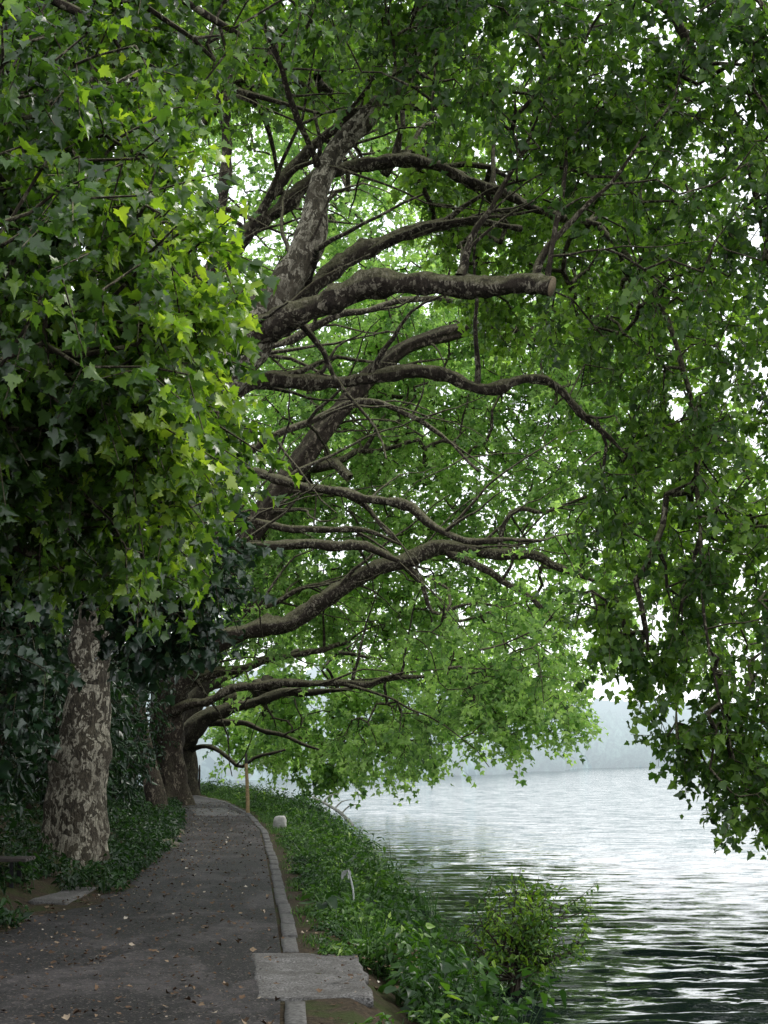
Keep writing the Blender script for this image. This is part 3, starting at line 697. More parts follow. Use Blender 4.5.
lim3 = [
 PL([(172, 700, Y3 - .3, .42), (190, 664, Y3 - .8, .40), (225, 638, Y3 - 1.2, .38), (262, 629, Y3 - 1.5, .35), (292, 618, Y3 - 1.8, .33), (330, 592, Y3 - 2.2, .30), (370, 572, Y3 - 2.5, .29), (410, 555, Y3 - 2.8, .28), (445, 548, Y3 - 3, .27), (500, 553, Y3 - 3, .22), (545, 562, Y3 - 3, .15), (590, 580, Y3 - 3, .08), (620, 600, Y3 - 3, .04)]),
 PL([(445, 550, Y3 - 3, .14), (475, 563, Y3 - 3, .14), (510, 585, Y3 - 3, .12), (545, 612, Y3 - 3, .10), (572, 630, Y3 - 3, .06)]),
 PL([(405, 560, Y3 - 2.8, .10), (420, 580, Y3 - 2.8, .09), (428, 605, Y3 - 2.8, .08), (440, 615, Y3 - 2.8, .08), (468, 604, Y3 - 2.8, .06), (510, 608, Y3 - 2.8, .04)]),
 PL([(170, 712, Y3 - .3, .24), (205, 700, Y3 - 1, .17), (245, 687, Y3 - 1.5, .15), (300, 680, Y3 - 2, .14), (355, 684, Y3 - 2.3, .13), (375, 682, Y3 - 2.3, .12), (395, 676, Y3 - 2.4, .10), (425, 677, Y3 - 2.4, .07)]),
 PL([(265, 500, Y3 - .8, .16), (300, 455, Y3, .15), (330, 415, Y3 + .5, .14), (375, 395, Y3 + .8, .12), (420, 400, Y3 + 1, .08)]),
 PL([(500, 553, Y3 - 3, .1), (505, 525, Y3 - 3, .09), (520, 510, Y3 - 3, .09), (545, 512, Y3 - 3, .07), (590, 495, Y3 - 3, .04)]),
 PL([(185, 690, Y3, .2), (230, 670, Y3 + .5, .17), (290, 655, Y3 + 1, .13), (350, 640, Y3 + 1.5, .09)]),
 PL([(250, 610, Y3 - .5, .11), (300, 590, Y3 - .5, .09), (360, 575, Y3 - .5, .06)]),
]
bl3 = [(P(580, 420, 48), (2.6, 1.4, 7.5), 700), (P(140, 470, 53), (5, 2, 8), 700), (P(500, 640, 42), (3.2, 1.2, 2.6), 170), (P(400, 400, 53), (7, 2, 5), 500), (P(470, 600, 51.5), (6.5, 2.0, 5.0), 1100), (P(340, 540, 52), (5, 1.8, 5.5), 950), (P(240, 600, 50), (2.6, 1.6, 4), 260), (P(520, 700, 47), (2.8, 1.6, 2.0), 380), (P(480, 480, 50), (6, 2, 3.5), 420), (P(560, 330, 49), (6, 2, 4.5), 350), (P(700, 560, 46), (3.5, 2, 5), 210), (P(400, 745, 49), (3.0, 1.6, 1.5), 210)]
build_tree((b3[0], Y3, 0), 'third plane tree with broad fluted dark trunk and long arching bough above the path', GRP, tr3, lim3, bl3, T_LO, M['leaf_far_lit'], M['bark_far'], M['bark_limb'],
           0.19, 15, 0.85, 0.6, LOW_FAR, front_lim(44), tone2, flare3, 12, auto=60, alen=4.0, clump=-0.1, cf=1.0)

# --- fourth: dark trunk at the bend
b4 = G(190, 795); Y4 = b4[1]
tr4 = [(np.array([b4[0] - 0.1, Y4, -0.2]), 0.62)] + PL([(187, 780, Y4, .5), (186, 760, Y4, .46), (183, 740, Y4, .5), (188, 715, Y4, .5), (205, 680, Y4, .42), (225, 640, Y4, .36), (260, 590, Y4, .3), (300, 530, Y4, .22), (340, 450, Y4, .12)])
lim4 = [
 PL([(184, 745, Y4 - .2, .45), (200, 722, Y4 - .8, .42), (222, 712, Y4 - 1.2, .33), (250, 702, Y4 - 1.5, .25), (290, 692, Y4 - 1.8, .18), (350, 688, Y4 - 2, .1)]),
 PL([(187, 752, Y4, .16), (200, 746, Y4 - .5, .12), (215, 748, Y4 - 1, .11), (230, 760, Y4 - 1.2, .10), (243, 768, Y4 - 1.4, .09), (262, 756, Y4 - 1.6, .08), (285, 750, Y4 - 1.7, .06)]),
 PL([(200, 725, Y4, .2), (240, 722, Y4, .14), (280, 735, Y4, .1), (330, 755, Y4, .05)]),
 PL([(205, 690, Y4, .2), (250, 665, Y4, .16), (310, 650, Y4, .12), (380, 660, Y4, .06)]),
]
bl4 = [(P(370, 330, 80), (14, 3, 11), 2600), (P(320, 80, 80), (14, 3, 8), 1500), (P(250, 560, 80), (5, 2, 6), 300), (P(330, 720, 66), (5.0, 2.2, 3.6), 620), (P(260, 720, 72), (3.5, 2.2, 2.6), 330), (P(430, 690, 66), (4.5, 2, 4.2), 480), (P(300, 620, 68), (5, 2, 4), 330), (P(500, 640, 64), (4, 2, 4), 260)]
def front4(p, px, py): return ~((px < 205) & (py > 690)) & (px < 590)
build_tree((b4[0], Y4, 0), 'farthest plane tree, dark forked trunk where the path bends out of sight', GRP, tr4, lim4, bl4, T_LO, M['leaf_far_lit'], M['bark_dark'], M['bark_dark'],
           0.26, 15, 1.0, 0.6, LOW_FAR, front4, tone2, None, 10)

# ------------------------------------------------------------------ evergreen shrubs on the slope
def shrub(x, y, w, h, n, label, name='laurel_shrub', cat='shrub', group='evergreen shrubs on the slope left of the path', mat='leaf_dark', tpl=T_OVAL, size=0.16, k=12, L=0.45, stems=5, droop=0.7, tone=0.4, z0=None, lean=(0, 0), clump=-2):
    z = gz(x, y) if z0 is None else z0
    t = empty(name, (x, y, z), label, cat, group)
    nodes = []
    c = np.array([x, y, z])
    S0, S1, R0, R1 = [], [], [], []
    for q in range(stems):
        a = 2 * PI * q / stems + random.random(); prev = c + np.array([math.cos(a), math.sin(a), -0.05]) * np.array([0.08 * w, 0.08 * w, 1])
        for j in range(1, 6):
            tt = j / 5; p = c + np.array([math.cos(a) * w * 0.5 * tt + lean[0] * tt, math.sin(a) * w * 0.5 * tt + lean[1] * tt, h * 0.8 * tt]) + RNG.normal(size=3) * 0.05 * w
            S0.append(prev); S1.append(p); r = 0.035 * h / 4 * (1.2 - tt) + 0.006; R0.append(r * 1.1); R1.append(r); nodes.append((p, r)); prev = p
    p, v = blob_points(n, (x + lean[0] * .6, y + lean[1] * .6, z + h * 0.52), (w, w, h * 0.56), 0.45, 1 / 3, clump, 2.6)
    p = p[p[:, 2] > z + 0.05]; v = unit(p - (c + np.array([0, 0, h * 0.4])))
    a_, b_, r0, r1 = grow(nodes, p)
    lf, (ta, tb) = shoots(p, v, k, L, size, droop, lambda q: np.clip(tone + 0.12 * (q[:, 2] - z) / h + 0 * q[:, 0], 0, 1), tpl)
    leaf_object('foliage', [lf], M[mat], t)
    v1, f1, s1 = frustums(np.concatenate([S0, a_, ta]), np.concatenate([S1, b_, tb]), np.concatenate([R0, r0, np.full(len(ta), .005)]), np.concatenate([R1, r1, np.full(len(ta), .002)]), 4)
    mesh_np('stems', v1, f1, s1, M['twig'], t, True)
    return t
SH = [
 (-7.1, 37.0, 1.0, 3.4, 260, 'laurel filling the gap between the leaning trunk and the broad fluted trunk'),
 (-8.6, 48.5, 1.5, 6.0, 260, 'laurel in deep shade just beyond the broad fluted trunk'),
 (-5.5, 17.9, 1.1, 3.6, 300, 'dark laurel touching the left side of the nearest mottled trunk'),
 (-5.6, 25.6, 1.0, 3.4, 240, 'laurel at the path edge just past the nearest mottled trunk'),
 (-6.9, 20.0, 1.7, 5.6, 420, 'tall dark laurel filling the shade left of the nearest mottled trunk'),
 (-5.0, 15.2, 0.7, 1.6, 130, 'low dark laurel at the left edge behind the bench'),
 (-6.6, 16.5, 1.4, 4.6, 330, 'dark laurel rising above the bench at the left edge'),
 (-6.9, 24.6, 1.7, 5.2, 420, 'dark laurel directly behind the nearest mottled trunk'),
 (-6.3, 28.4, 1.35, 4.4, 330, 'drooping laurel between the nearest trunk and the leaning one'),
 (-6.6, 32.6, 1.3, 4.3, 300, 'laurel just in front of the slender leaning trunk'),
 (-8.6, 34.0, 2.2, 7.5, 330, 'tall laurel rising behind the slender leaning trunk'),
 (-9.6, 28.0, 2.4, 8.0, 330, 'tallest evergreen on the slope behind the laurels'),
 (-9.8, 22.0, 2.3, 8.0, 330, 'tall evergreen high on the slope left of the nearest trunk'),
 (-9.8, 42.0, 2.2, 8.0, 260, 'evergreen behind the broad fluted trunk'),
 (-12.0, 56.0, 2.8, 9.0, 240, 'evergreen on the slope beside the farthest plane tree'),
]
for a in SH: shrub(*a)
# low boughs of the shaded tree in front of the slope
trm = [(np.array([-6.1, 15.6, 0.2]), 0.26), (np.array([-6.0, 15.6, 1.6]), 0.2), (np.array([-5.7, 15.5, 3.2]), 0.17), (np.array([-5.2, 15.4, 4.6]), 0.13), (np.array([-4.6, 15.3, 6.0]), 0.05)]
limm = [[(np.array([-5.8, 15.5, 2.8]), .1), (np.array([-4.6, 15.2, 3.5]), .07), (np.array([-3.3, 15.0, 3.6]), .045), (np.array([-2.2, 14.9, 3.1]), .015)],
        [(np.array([-5.3, 15.4, 4.2]), .09), (np.array([-4.0, 15.6, 4.9]), .06), (np.array([-2.6, 15.8, 4.9]), .03), (np.array([-1.9, 15.8, 4.5]), .012)]]
def frontm(p, px, py):
    j = RNG.normal(size=len(px)) * 12
    return (px + j < 238 - np.clip(py - 560, 0, 200) * 0.35) & (py + j * .7 < np.interp(px, [-200, 0, 45, 60, 110, 130, 230], [800, 760, 680, 575, 575, 640, 650]))
blm = [(P(60, 560, 15.2), (2.0, 1.1, 1.2), 520), (P(170, 590, 15.6), (1.0, 0.9, 0.95), 260), (P(20, 660, 14.6), (0.8, 0.9, 1.2), 200), (P(120, 470, 15.4), (1.6, 1.0, 0.9), 260)]
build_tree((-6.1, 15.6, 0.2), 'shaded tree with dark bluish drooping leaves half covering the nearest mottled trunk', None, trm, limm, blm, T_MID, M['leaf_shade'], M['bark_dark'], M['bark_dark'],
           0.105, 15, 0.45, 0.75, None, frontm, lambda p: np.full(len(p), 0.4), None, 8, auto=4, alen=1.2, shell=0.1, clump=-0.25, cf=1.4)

# ------------------------------------------------------------------ ground cover (nobody could count it)
def cover(name, xs, ys, hs, per, size, tpl, mat, tone, parent=None):
    n = len(xs)
    zs = np.array([max(gz(x, y), WATER - 0.02) for x, y in zip(xs, ys)])
    c = np.stack([xs, ys, zs], axis=1); lean = RNG.normal(size=(n, 3)) * np.array([0.25, 0.25, 0])
    top = c + (np.array([0, 0, 1.0]) + lean) * hs[:, None]
    B = np.repeat(c, per, axis=0); T_ = np.repeat(top, per, axis=0); s = 0.25 + 0.75 * RNG.random(n * per)
    ang = RNG.random(n * per) * 2 * PI
    out = np.stack([np.cos(ang), np.sin(ang), np.zeros(n * per)], axis=1)
    H = np.repeat(hs, per)
    sz = size * (0.5 + 0.8 * RNG.random(n * per)) * np.clip(0.6 + H, 0.6, 1.25)
    base = B + (T_ - B) * s[:, None] + out * (0.02 + 0.18 * H[:, None] * RNG.random((n * per, 1)))
    tip = out + np.array([0, 0, -0.15]) + RNG.normal(size=(n * per, 3)) * 0.35
    nrm = np.array([0, 0, 1.0]) + out * 0.3 + RNG.normal(size=(n * per, 3)) * 0.4
    tn = np.clip(np.repeat(tone(c), per) + 0.18 * (s - 0.6) + RNG.normal(size=n * per) * 0.16, 0, 1)
    v, f, fs = leaves(base, tip, nrm, sz, tpl)
    sv, sf, ss = frustums(c, top, np.full(n, .005), np.full(n, .003), 3)
    V = np.concatenate([v, sv]); Fc = np.concatenate([f, sf + len(v)]); S = np.concatenate([fs, ss])
    tn2 = np.concatenate([np.repeat(tn, len(tpl[0])), np.full(len(sv), 0.4)])
    return tag(mesh_np(name, V, Fc, S, M[mat], parent, False, tn2), kind='stuff')

def strip(n, y0, y1, f):
    ys = y0 + (y1 - y0) * RNG.random(n) ** 1.25
    out = [f(y) for y in ys]; keep = [o is not None for o in out]
    return np.array([o for o in out if o is not None]), ys[keep]
def bank(y):
    u = 0.33 + (shore(y) + 0.05 - 0.33) * RNG.random()
    x = xr(y) + u
    d = noise.noise(Vector((x * 1.3, y * 0.9, 3)))
    if u < 0.45 + 0.5 * d and RNG.random() < 0.75: return None
    if 9.0 < y < 11.9 and u < 0.95: return None
    if y < 9.6 and u < 1.3 and RNG.random() < 0.8: return None
    return x
xs, ys = strip(6500, 7.0, 75, bank)
u = xs - np.array([xr(y) for y in ys])
hs = np.clip((u - 0.3) / 1.1, 0.12, 1) * (0.30 + 0.28 * RNG.random(len(xs))) * np.array([1 + 1.25 * noise.noise(Vector((x * 1.4, y * 0.8, 8))) for x, y in zip(xs, ys)])
tn = lambda c: np.array([0.42 + 0.45 * noise.noise(Vector((q[0] * 1.1, q[1] * 0.8, 2))) for q in c])
cover('bank_undergrowth', xs, ys, hs, 17, 0.082, T_NETTLE, 'leaf_herb', tn)
sel = np.array([noise.noise(Vector((x * 1.2, y * 0.7, 21))) for x, y in zip(xs, ys)]) > 0.08
cover('bank_dock_leaves', xs[sel][::2] + 0.07, ys[sel][::2], hs[sel][::2] * 1.15, 6, 0.105, T_OVAL, 'leaf_herb', lambda c: np.array([0.42 + 0.5 * noise.noise(Vector((q[0], q[1], 12))) for q in c]))
def left(y):
    q = -0.22 + 3.5 * RNG.random() ** 1.3
    x_ = xr(y) - pw(y) - q
    if 14.4 < y < 17.0 and q < 0.6: return None
    if Y1 - 1.6 < y < Y1 and abs(x_ - b1[0] - 0.2) < 0.45 and RNG.random() < 0.8: return None
    return xr(y) - pw(y) - q
xs, ys = strip(5200, 8.0, 70, left)
hs = 0.12 + 0.2 * RNG.random(len(xs))
cover('slope_ivy', xs, ys, hs, 13, 0.10, T_NETTLE, 'leaf_herb', lambda c: np.array([0.0 + 0.3 * noise.noise(Vector((q[0], q[1], 5))) for q in c]))
# grass on the verge and along the kerb
def grass(name, xs, ys, hh, per, mat, wid=0.006):
    n = len(xs); zs = np.array([gz(x, y) for x, y in zip(xs, ys)])
    c = np.repeat(np.stack([xs, ys, zs], axis=1), per, axis=0) + RNG.normal(size=(n * per, 3)) * np.array([0.05, 0.05, 0])
    d = unit(RNG.normal(size=(n * per, 3)) * np.array([0.35, 0.35, 0.05]) + np.array([0, 0, 1.0]))
    h = np.repeat(hh, per) * (0.5 + 0.7 * RNG.random(n * per))
    side = unit(np.cross(d, RNG.normal(size=(n * per, 3))))
    bend = side * 0
    bend = RNG.normal(size=(n * per, 3)) * np.array([0.3, 0.3, 0.0])
    p0 = c - side * wid; p1 = c + side * wid; m0 = c + d * h[:, None] * 0.55
    p2 = m0 + side * wid * 0.8; p3 = m0 - side * wid * 0.8; p4 = c + (d + bend) * h[:, None]
    V = np.stack([p0, p1, p2, p3, p4], axis=1).reshape(-1, 3)
    b = (np.arange(n * per) * 5)[:, None]
    Fc = np.concatenate([b + np.array([[0, 1, 2, 3]]), b + np.array([[3, 2, 4]])], axis=1).reshape(-1)
    S = np.tile([4, 3], n * per)
    return V, Fc, S, np.repeat(np.clip(0.5 + RNG.normal(size=n * per) * 0.2, 0, 1), 5)
def vg(y):
    u = 0.24 + 0.9 * RNG.random() ** 1.5
    x = xr(y) + u
    if noise.noise(Vector((x * 2, y * 1.2, 9))) < -0.05: return None
    if 9.2 < y < 11.9 and u < 1.0: return None
    return x
xs, ys = strip(1500, 7.5, 60, vg)
v, f, s_, r_ = grass('g', xs, ys, np.full(len(xs), 0.07) + 0.06 * (ys > 30), 9, None, 0.004)
xs2, ys2 = strip(420, 11.5, 60, lambda y: (lambda x, u: x if noise.noise(Vector((x * 1.5, y * 0.8, 31))) > 0.1 else None)(*(lambda u: (xr(y) + u, u))(0.7 + (shore(y) - 0.6) * RNG.random())))
v2, f2, s2, r2_ = grass('g', xs2, ys2, 0.28 + 0.3 * RNG.random(len(xs2)), 12, None, 0.006)
tag(mesh_np('bank_grass', v2, f2, s2, M['leaf_herb'], None, False, r2_), kind='stuff')
tag(mesh_np('verge_grass', v, f, s_, M['leaf_herb'], None, False, r_), kind='stuff')

# ------------------------------------------------------------------ individual plants on the bank
bx = G(508, 992, WATER)
shrub(bx[0] + 0.05, bx[1], 0.7, 0.98, 520, 'leafy yellow-green bush leaning over the water at the foot of the bank', 'waterside_bush', 'bush', None, 'leaf_bush', T_OVAL, 0.07, 15, 0.34, 7, -0.55, 0.55, WATER - 0.02, (0.15, 0.0), -0.02)
def big_leaf_plant(px, py, z, n, size, label, tone=0.25, mat='leaf_herb', name='burdock_plant'):
    c = G(px, py, z); g = gz(c[0], c[1]); c = np.array([c[0], c[1], g])
    t = empty(name, c, label, 'plant', 'broad-leaved plants on the bank')
    for q in range(n):
        a = 2 * PI * q / n + random.random() * 0.6; h = size * (0.7 + 0.7 * random.random())
        top = c + np.array([math.cos(a) * h * 0.45, math.sin(a) * h * 0.45, h * 0.8]); mid = c + np.array([math.cos(a) * h * 0.12, math.sin(a) * h * 0.12, h * 0.5])
        p, r = catmull([c, mid, top], [0.012, 0.009, 0.006], 0.06)
        v, f, s = tube_mesh(p, r, 6, 0.03, 5)
        st = mesh_np('leaf_stalk', v, f, s, M['stem'], t, True)
        d = np.array([[math.cos(a), math.sin(a), -0.25]])
        leaf_object('leaf', [(top[None], d, np.array([[math.cos(a) * 0.4, math.sin(a) * 0.4, 1.0]]), np.array([size * (0.75 + 0.4 * random.random())]), np.array([min(1, max(0, tone + random.uniform(-.15, .15)))]), T_HEART)], M[mat], t)
    return t
big_leaf_plant(322, 915, 0.0, 6, 0.19, 'burdock with large blue-green leaves beside the kerb above the slab', 0.15)
big_leaf_plant(372, 880, -0.3, 6, 0.24, 'bright green burdock halfway down the bank behind the bleached stalk', 0.85)
big_leaf_plant(345, 872, -0.1, 5, 0.22, 'smaller pale burdock nearer the kerb behind the bleached stalk', 0.7)
big_leaf_plant(440, 985, -0.4, 6, 0.2, 'burdock low on the bank between slab and waterside bush', 0.45)
big_leaf_plant(398, 1010, -0.25, 5, 0.13, 'dark burdock at the near foot of the bank right of the slab', 0.2)
big_leaf_plant(415, 930, -0.4, 6, 0.2, 'burdock among the nettles left of the reeds', 0.6)

def reeds(px, py, n, h, label):
    c = G(px, py, -0.62); c = np.array([c[0], c[1], max(gz(c[0], c[1]), WATER) - 0.02])
    t = empty('reed_tuft', c, label, 'reeds', 'reed tufts at the water edge')
    xs = c[0] + RNG.normal(size=n) * 0.09; ys = c[1] + RNG.normal(size=n) * 0.09
    cc = np.stack([xs, ys, np.full(n, c[2])], axis=1)
    d = RNG.normal(size=(n, 3)) * np.array([0.16, 0.12, 0]) + np.array([0, 0, 1.0]); hh = h * (0.55 + 0.5 * RNG.random(n))
    side = unit(np.cross(d, RNG.normal(size=(n, 3)) * 0.3 + np.array([0, 1.0, 0])))
    lv = []
    for k in range(5):
        tt = k / 4; ctr = cc + d * (hh * tt)[:, None] + np.stack([np.sign(d[:, 0]) * 0.12 * tt ** 2.5 * hh, 0 * hh, -0.06 * tt ** 3 * hh], axis=1)
        wd = 0.011 * (1 - tt) ** 0.6 + 0.001
        lv += [ctr - side * wd, ctr + side * wd]
    V = np.stack(lv, axis=1).reshape(-1, 3); b = (np.arange(n) * 10)[:, None]
    Fc = np.concatenate([b + np.array([[2 * k, 2 * k + 1, 2 * k + 3, 2 * k + 2]]) for k in range(4)], axis=1).reshape(-1)
    mesh_np('blades', V, Fc, np.full(n * 4, 4), M['leaf_herb'], t, False, np.full(len(V), 0.45)); return t
reeds(441, 962, 34, 0.75, 'tallest tuft of reeds left of the waterside bush')
reeds(462, 955, 26, 0.6, 'shorter reed tuft touching the waterside bush')
reeds(425, 900, 20, 0.5, 'small reed tuft farthest along the bank')

# bleached dead stalk
c = G(352, 915, -0.2); c[2] = gz(c[0], c[1])
t = empty('dead_stalk', c, 'bleached white dead stalk with a drooping ragged leaf head in the undergrowth', 'dead plant')
M['bleached'] = plain('bleached_leaf', (0.42, 0.43, 0.42), 0.8, 30, 0.3)
p, r = catmull([c - [0, 0, 0.05], c + [0.02, 0, 0.25], c + [-0.01, 0, 0.45], c + [-0.05, -0.02, 0.58]], [.013, .012, .011, .008], 0.04)
v, f, s = tube_mesh(p, r, 6, 0.2, 20); mesh_np('stalk', v, f, s, M['bleached'], t, True)
nl = 9; ang = RNG.random(nl) * 2 * PI; o = np.stack([np.cos(ang), np.sin(ang), 0.1 * np.ones(nl)], axis=1)
leaf_object('withered_head', [(np.repeat(p[-1][None], nl, 0) + o * 0.02, o * 0.5 + [0, 0, -1.0] + RNG.normal(size=(nl, 3)) * 0.3, np.repeat([[0, 0, 1.0]], nl, 0) + o, np.full(nl, 0.12) + RNG.normal(size=nl) * .03, np.full(nl, 0.5), T_OVAL)], M['bleached'], t)

# ------------------------------------------------------------------ kerb stones and slabs
m, nt, N, L = new_mat('weathered_concrete')
pos = wpos(N); g1 = tex_noise(N, L, pos, 60, 5, 0.75); g2 = tex_noise(N, L, pos, 3.5, 5, 0.65)
col = ramp(N, L, g1, [(0.38, (0.03, 0.028, 0.027)), (0.5, (0.12, 0.115, 0.112)), (0.66, (0.27, 0.26, 0.25))])
col = mixc(N, L, ramp(N, L, g2, [(0.42, (0.55, 0.55, 0.55)), (0.6, (0, 0, 0))]), col, (0.05, 0.046, 0.04))
bsdf(N, L, col, 0.85, 0.25, g1, 0.7, 0.008); M['concrete'] = m

def prism(name, quad, z0, z1, mat, label, cat, group=None, div=6, rough=0.006, chip=0.012, seed=0):
    """worn block: top grid with bumpy surface and rounded rim"""
    q = [np.array(p, float) for p in quad]
    c = sum(q) / 4
    t = None
    V = []; Fc = []; S = []
    nx, ny = div + 1, div + 1
    for i in range(nx):
        for j in range(ny):
            a, b = i / div, j / div
            p = (q[0] * (1 - a) + q[1] * a) * (1 - b) + (q[3] * (1 - a) + q[2] * a) * b
            edge = min(a, 1 - a, b, 1 - b)
            jn = noise.noise(Vector((p[0] * 3.1 + seed, p[1] * 3.1, 0))) * (chip if edge == 0 else 0)
            d = p - c; p = p + d / (np.linalg.norm(d) + 1e-6) * jn
            z = z1 + rough * noise.fractal(Vector((p[0] * 5, p[1] * 5, seed)), 1, 2, 3) - (0.008 if edge == 0 else 0)
            V.append((p[0], p[1], z))
    for i in range(nx - 1):
        for j in range(ny - 1):
            a = i * ny + j; Fc += [a, a + ny, a + ny + 1, a + 1]; S.append(4)
    rim = [i * ny for i in range(nx)] + [(nx - 1) * ny + j for j in range(1, ny)] + [i * ny + ny - 1 for i in range(nx - 2, -1, -1)] + [j for j in range(ny - 2, 0, -1)]
    b0 = len(V)
    for k in rim:
        V.append((V[k][0], V[k][1], z0))
    n = len(rim)
    for k in range(n):
        k2 = (k + 1) % n; Fc += [rim[k], b0 + k, b0 + k2, rim[k2]]; S.append(4)
    Fc += [b0 + k for k in range(n)][::-1]; S.append(n)
    V = np.array(V); loc = np.array([c[0], c[1], z0])
    o = mesh_np(name, V - loc, Fc, S, mat); o.location = loc
    return tag(o, label, cat, group)

M['kerb'] = plain('kerb_concrete', (0.095, 0.092, 0.088), 0.9, 30, 0.55, 0.2, 0.7, 0.006)
SLAB0, SLAB1 = G(300, 1001)[1], G(290, 952)[1]; print('SLAB', SLAB0, SLAB1)
y = SLAB0 - 0.97 * 4 - 0.01; kn = 0
while y < 62:
    ln = 0.97 if y < 30 else 1.9
    y2 = y + ln
    xa, xb = xr(y) - 0.0, xr(y2) - 0.0
    if not (SLAB0 < y2 and y < SLAB1):
        zt = 0.014 + 0.010 * random.uniform(-1, 1); jx = random.uniform(-0.012, 0.012); xa += jx; xb += jx
        w = 0.145
        lab = 'grey concrete kerb stone in the curving edge between path and bank'
        if SLAB0 - 0.5 < y2 <= SLAB0: lab = 'kerb stone nearest the viewer, just before the broad slab'
        elif SLAB1 < y < SLAB1 + 0.5: lab = 'first kerb stone beyond the broad slab'
        prism('kerb_stone', [(xa + 0.01, y + 0.012), (xa + w, y + 0.012), (xb + w, y2 - 0.012), (xb + 0.01, y2 - 0.012)], -0.12, zt, M['kerb'], lab, 'kerb stone', 'kerb stones along the path', 4, 0.006, seed=kn)
    y = y2; kn += 1
    if SLAB0 - 0.5 < y < SLAB1: y = SLAB1 + 0.03
q = [G(256, 1000), G(373, 998), G(357, 955), G(252, 953)]
sl = [(p[0], p[1]) for p in q]
prism('stone_slab', sl, -0.06, 0.012, M['concrete'], 'broad weathered slab lying across the kerb line beside the path', 'slab', None, 30, 0.012, 0.06, seed=3)
q = [G(28, 905), G(66, 907), G(98, 890), G(32, 887)]
prism('stone_slab', [(p[0], p[1]) for p in q], -0.06, 0.04, M['concrete'], 'dark slab beneath the foot of the bench at the left path edge', 'slab', None, 8, 0.008, seed=8)
q = [G(196, 817), G(246, 817), G(226, 809), G(190, 809)]
prism('stone_slab', [(p[0], p[1]) for p in q], -0.05, 0.035, M['concrete'], 'pale slab set across the far path before the bend', 'slab', None, 6, 0.008, seed=9)

# white marker stone
c = G(280, 829); c[2] = gz(c[0], c[1])
M['white_stone'] = plain('white_stone', (0.36, 0.355, 0.33), 0.8, 12, 0.25)
bm = bmesh.new(); bmesh.ops.create_icosphere(bm, subdivisions=4, radius=1)
for vv in bm.verts:
    q = vv.co; e = (abs(q.x) ** 4 + abs(q.y) ** 4 + abs(q.z) ** 4) ** 0.25
    q = q / e * (1 + 0.10 * noise.fractal(q * 1.7, 1, 2, 4))
    vv.co = Vector((q.x * 0.15 * (1 - 0.12 * q.z), q.y * 0.13, q.z * 0.17 + 0.13))
me = bpy.data.meshes.new('marker_stone'); bm.to_mesh(me); bm.free(); me.materials.append(M['white_stone'])
for p_ in me.polygons: p_.use_smooth = True
o = link(bpy.data.objects.new('marker_stone', me)); o.location = c; tag(o, 'squat white stone standing in the grass beside the kerb', 'stone')

# wooden pole
def pole(px, py, h, r, mat, name, label, cat, lean=0.0, cap=None):
    c = G(px, py); c[2] = gz(c[0], c[1])
    t = empty(name, c, label, cat)
    p, rr = catmull([c + [0, 0, -0.2], c + [lean * 0.3, 0, h * 0.4], c + [lean, 0, h]], [r * 1.1, r, r * 0.85], 0.15)
    v, f, s = tube_mesh(p, rr, 10, 0.06, 6, cap=True); mesh_np('shaft', v, f, s, mat, t, True)
    v, f, s = tube_mesh(np.array([p[-1] + [0, 0, 0.001], p[-1] + [0, 0, 0.06], p[-1] + [0, 0, 0.3]]), np.array([r * 0.9, r * 0.9, r * 0.5]), 10, 0.02, 6, cap=True)
    mesh_np('top', v, f, s, cap or mat, t, True)
    return t
M['pale_wood'] = plain('pale_wood', (0.25, 0.18, 0.09), 0.75, 14)
M['dark_wood'] = plain('dark_wood', (0.03, 0.026, 0.022), 0.8, 30)
pole(248, 813, 1.45, 0.055, M['pale_wood'], 'wooden_pole', 'yellowish wooden pole with dark tip standing between path and water', 'pole', -0.08, M['dark_wood'])
c = G(199, 795); 
pole(199, 795, 1.0, 0.05, M['dark_wood'], 'wooden_post', 'thin dark post by the far water where the path bends', 'post', 0.0)

# bench at the left edge
bc = G(6, 902)
t = empty('park_bench', (bc[0] - 0.62, bc[1] + 0.35, 0), 'dark wooden bench half hidden in leaves at the left path edge', 'bench')
x0, y0 = bc[0] - 1.42, bc[1] + 0.1
M['bench_wood'] = plain('bench_wood', (0.055, 0.046, 0.042), 0.6, 25, 0.4)
M['iron'] = plain('dark_iron', (0.015, 0.015, 0.017), 0.5, 30, 0.2)
def box(name, x1, x2, ya, yb, z1, z2, mat, parent, rot=0, bev=0.008):
    bm = bmesh.new(); bmesh.ops.create_cube(bm, size=1.0)
    for vv in bm.verts: vv.co = Vector((vv.co.x * (x2 - x1), vv.co.y * (yb - ya), vv.co.z * (z2 - z1)))
    bmesh.ops.bevel(bm, geom=bm.edges[:], offset=bev, segments=2, affect='EDGES')
    me = bpy.data.meshes.new(name); bm.to_mesh(me); bm.free(); me.materials.append(mat)
    o = bpy.data.objects.new(name, me); link(o, parent)
    pw_ = parent_world(parent); o.location = ((x1 + x2) / 2 - pw_[0], (ya + yb) / 2 - pw_[1], (z1 + z2) / 2 - pw_[2]); o.rotation_euler.x = rot
    return o
for k in range(4): box('seat_slat', x0, x0 + 1.6, y0 + 0.12 * k, y0 + 0.12 * k + 0.10, 0.43, 0.468, M['bench_wood'], t)
for xx in (x0 + 0.15, x0 + 1.4):
    box('leg', xx, xx + 0.05, y0 + 0.05, y0 + 0.10, 0, 0.428, M['iron'], t); box('leg', xx, xx + 0.05, y0 + 0.40, y0 + 0.45, 0, 0.428, M['iron'], t)

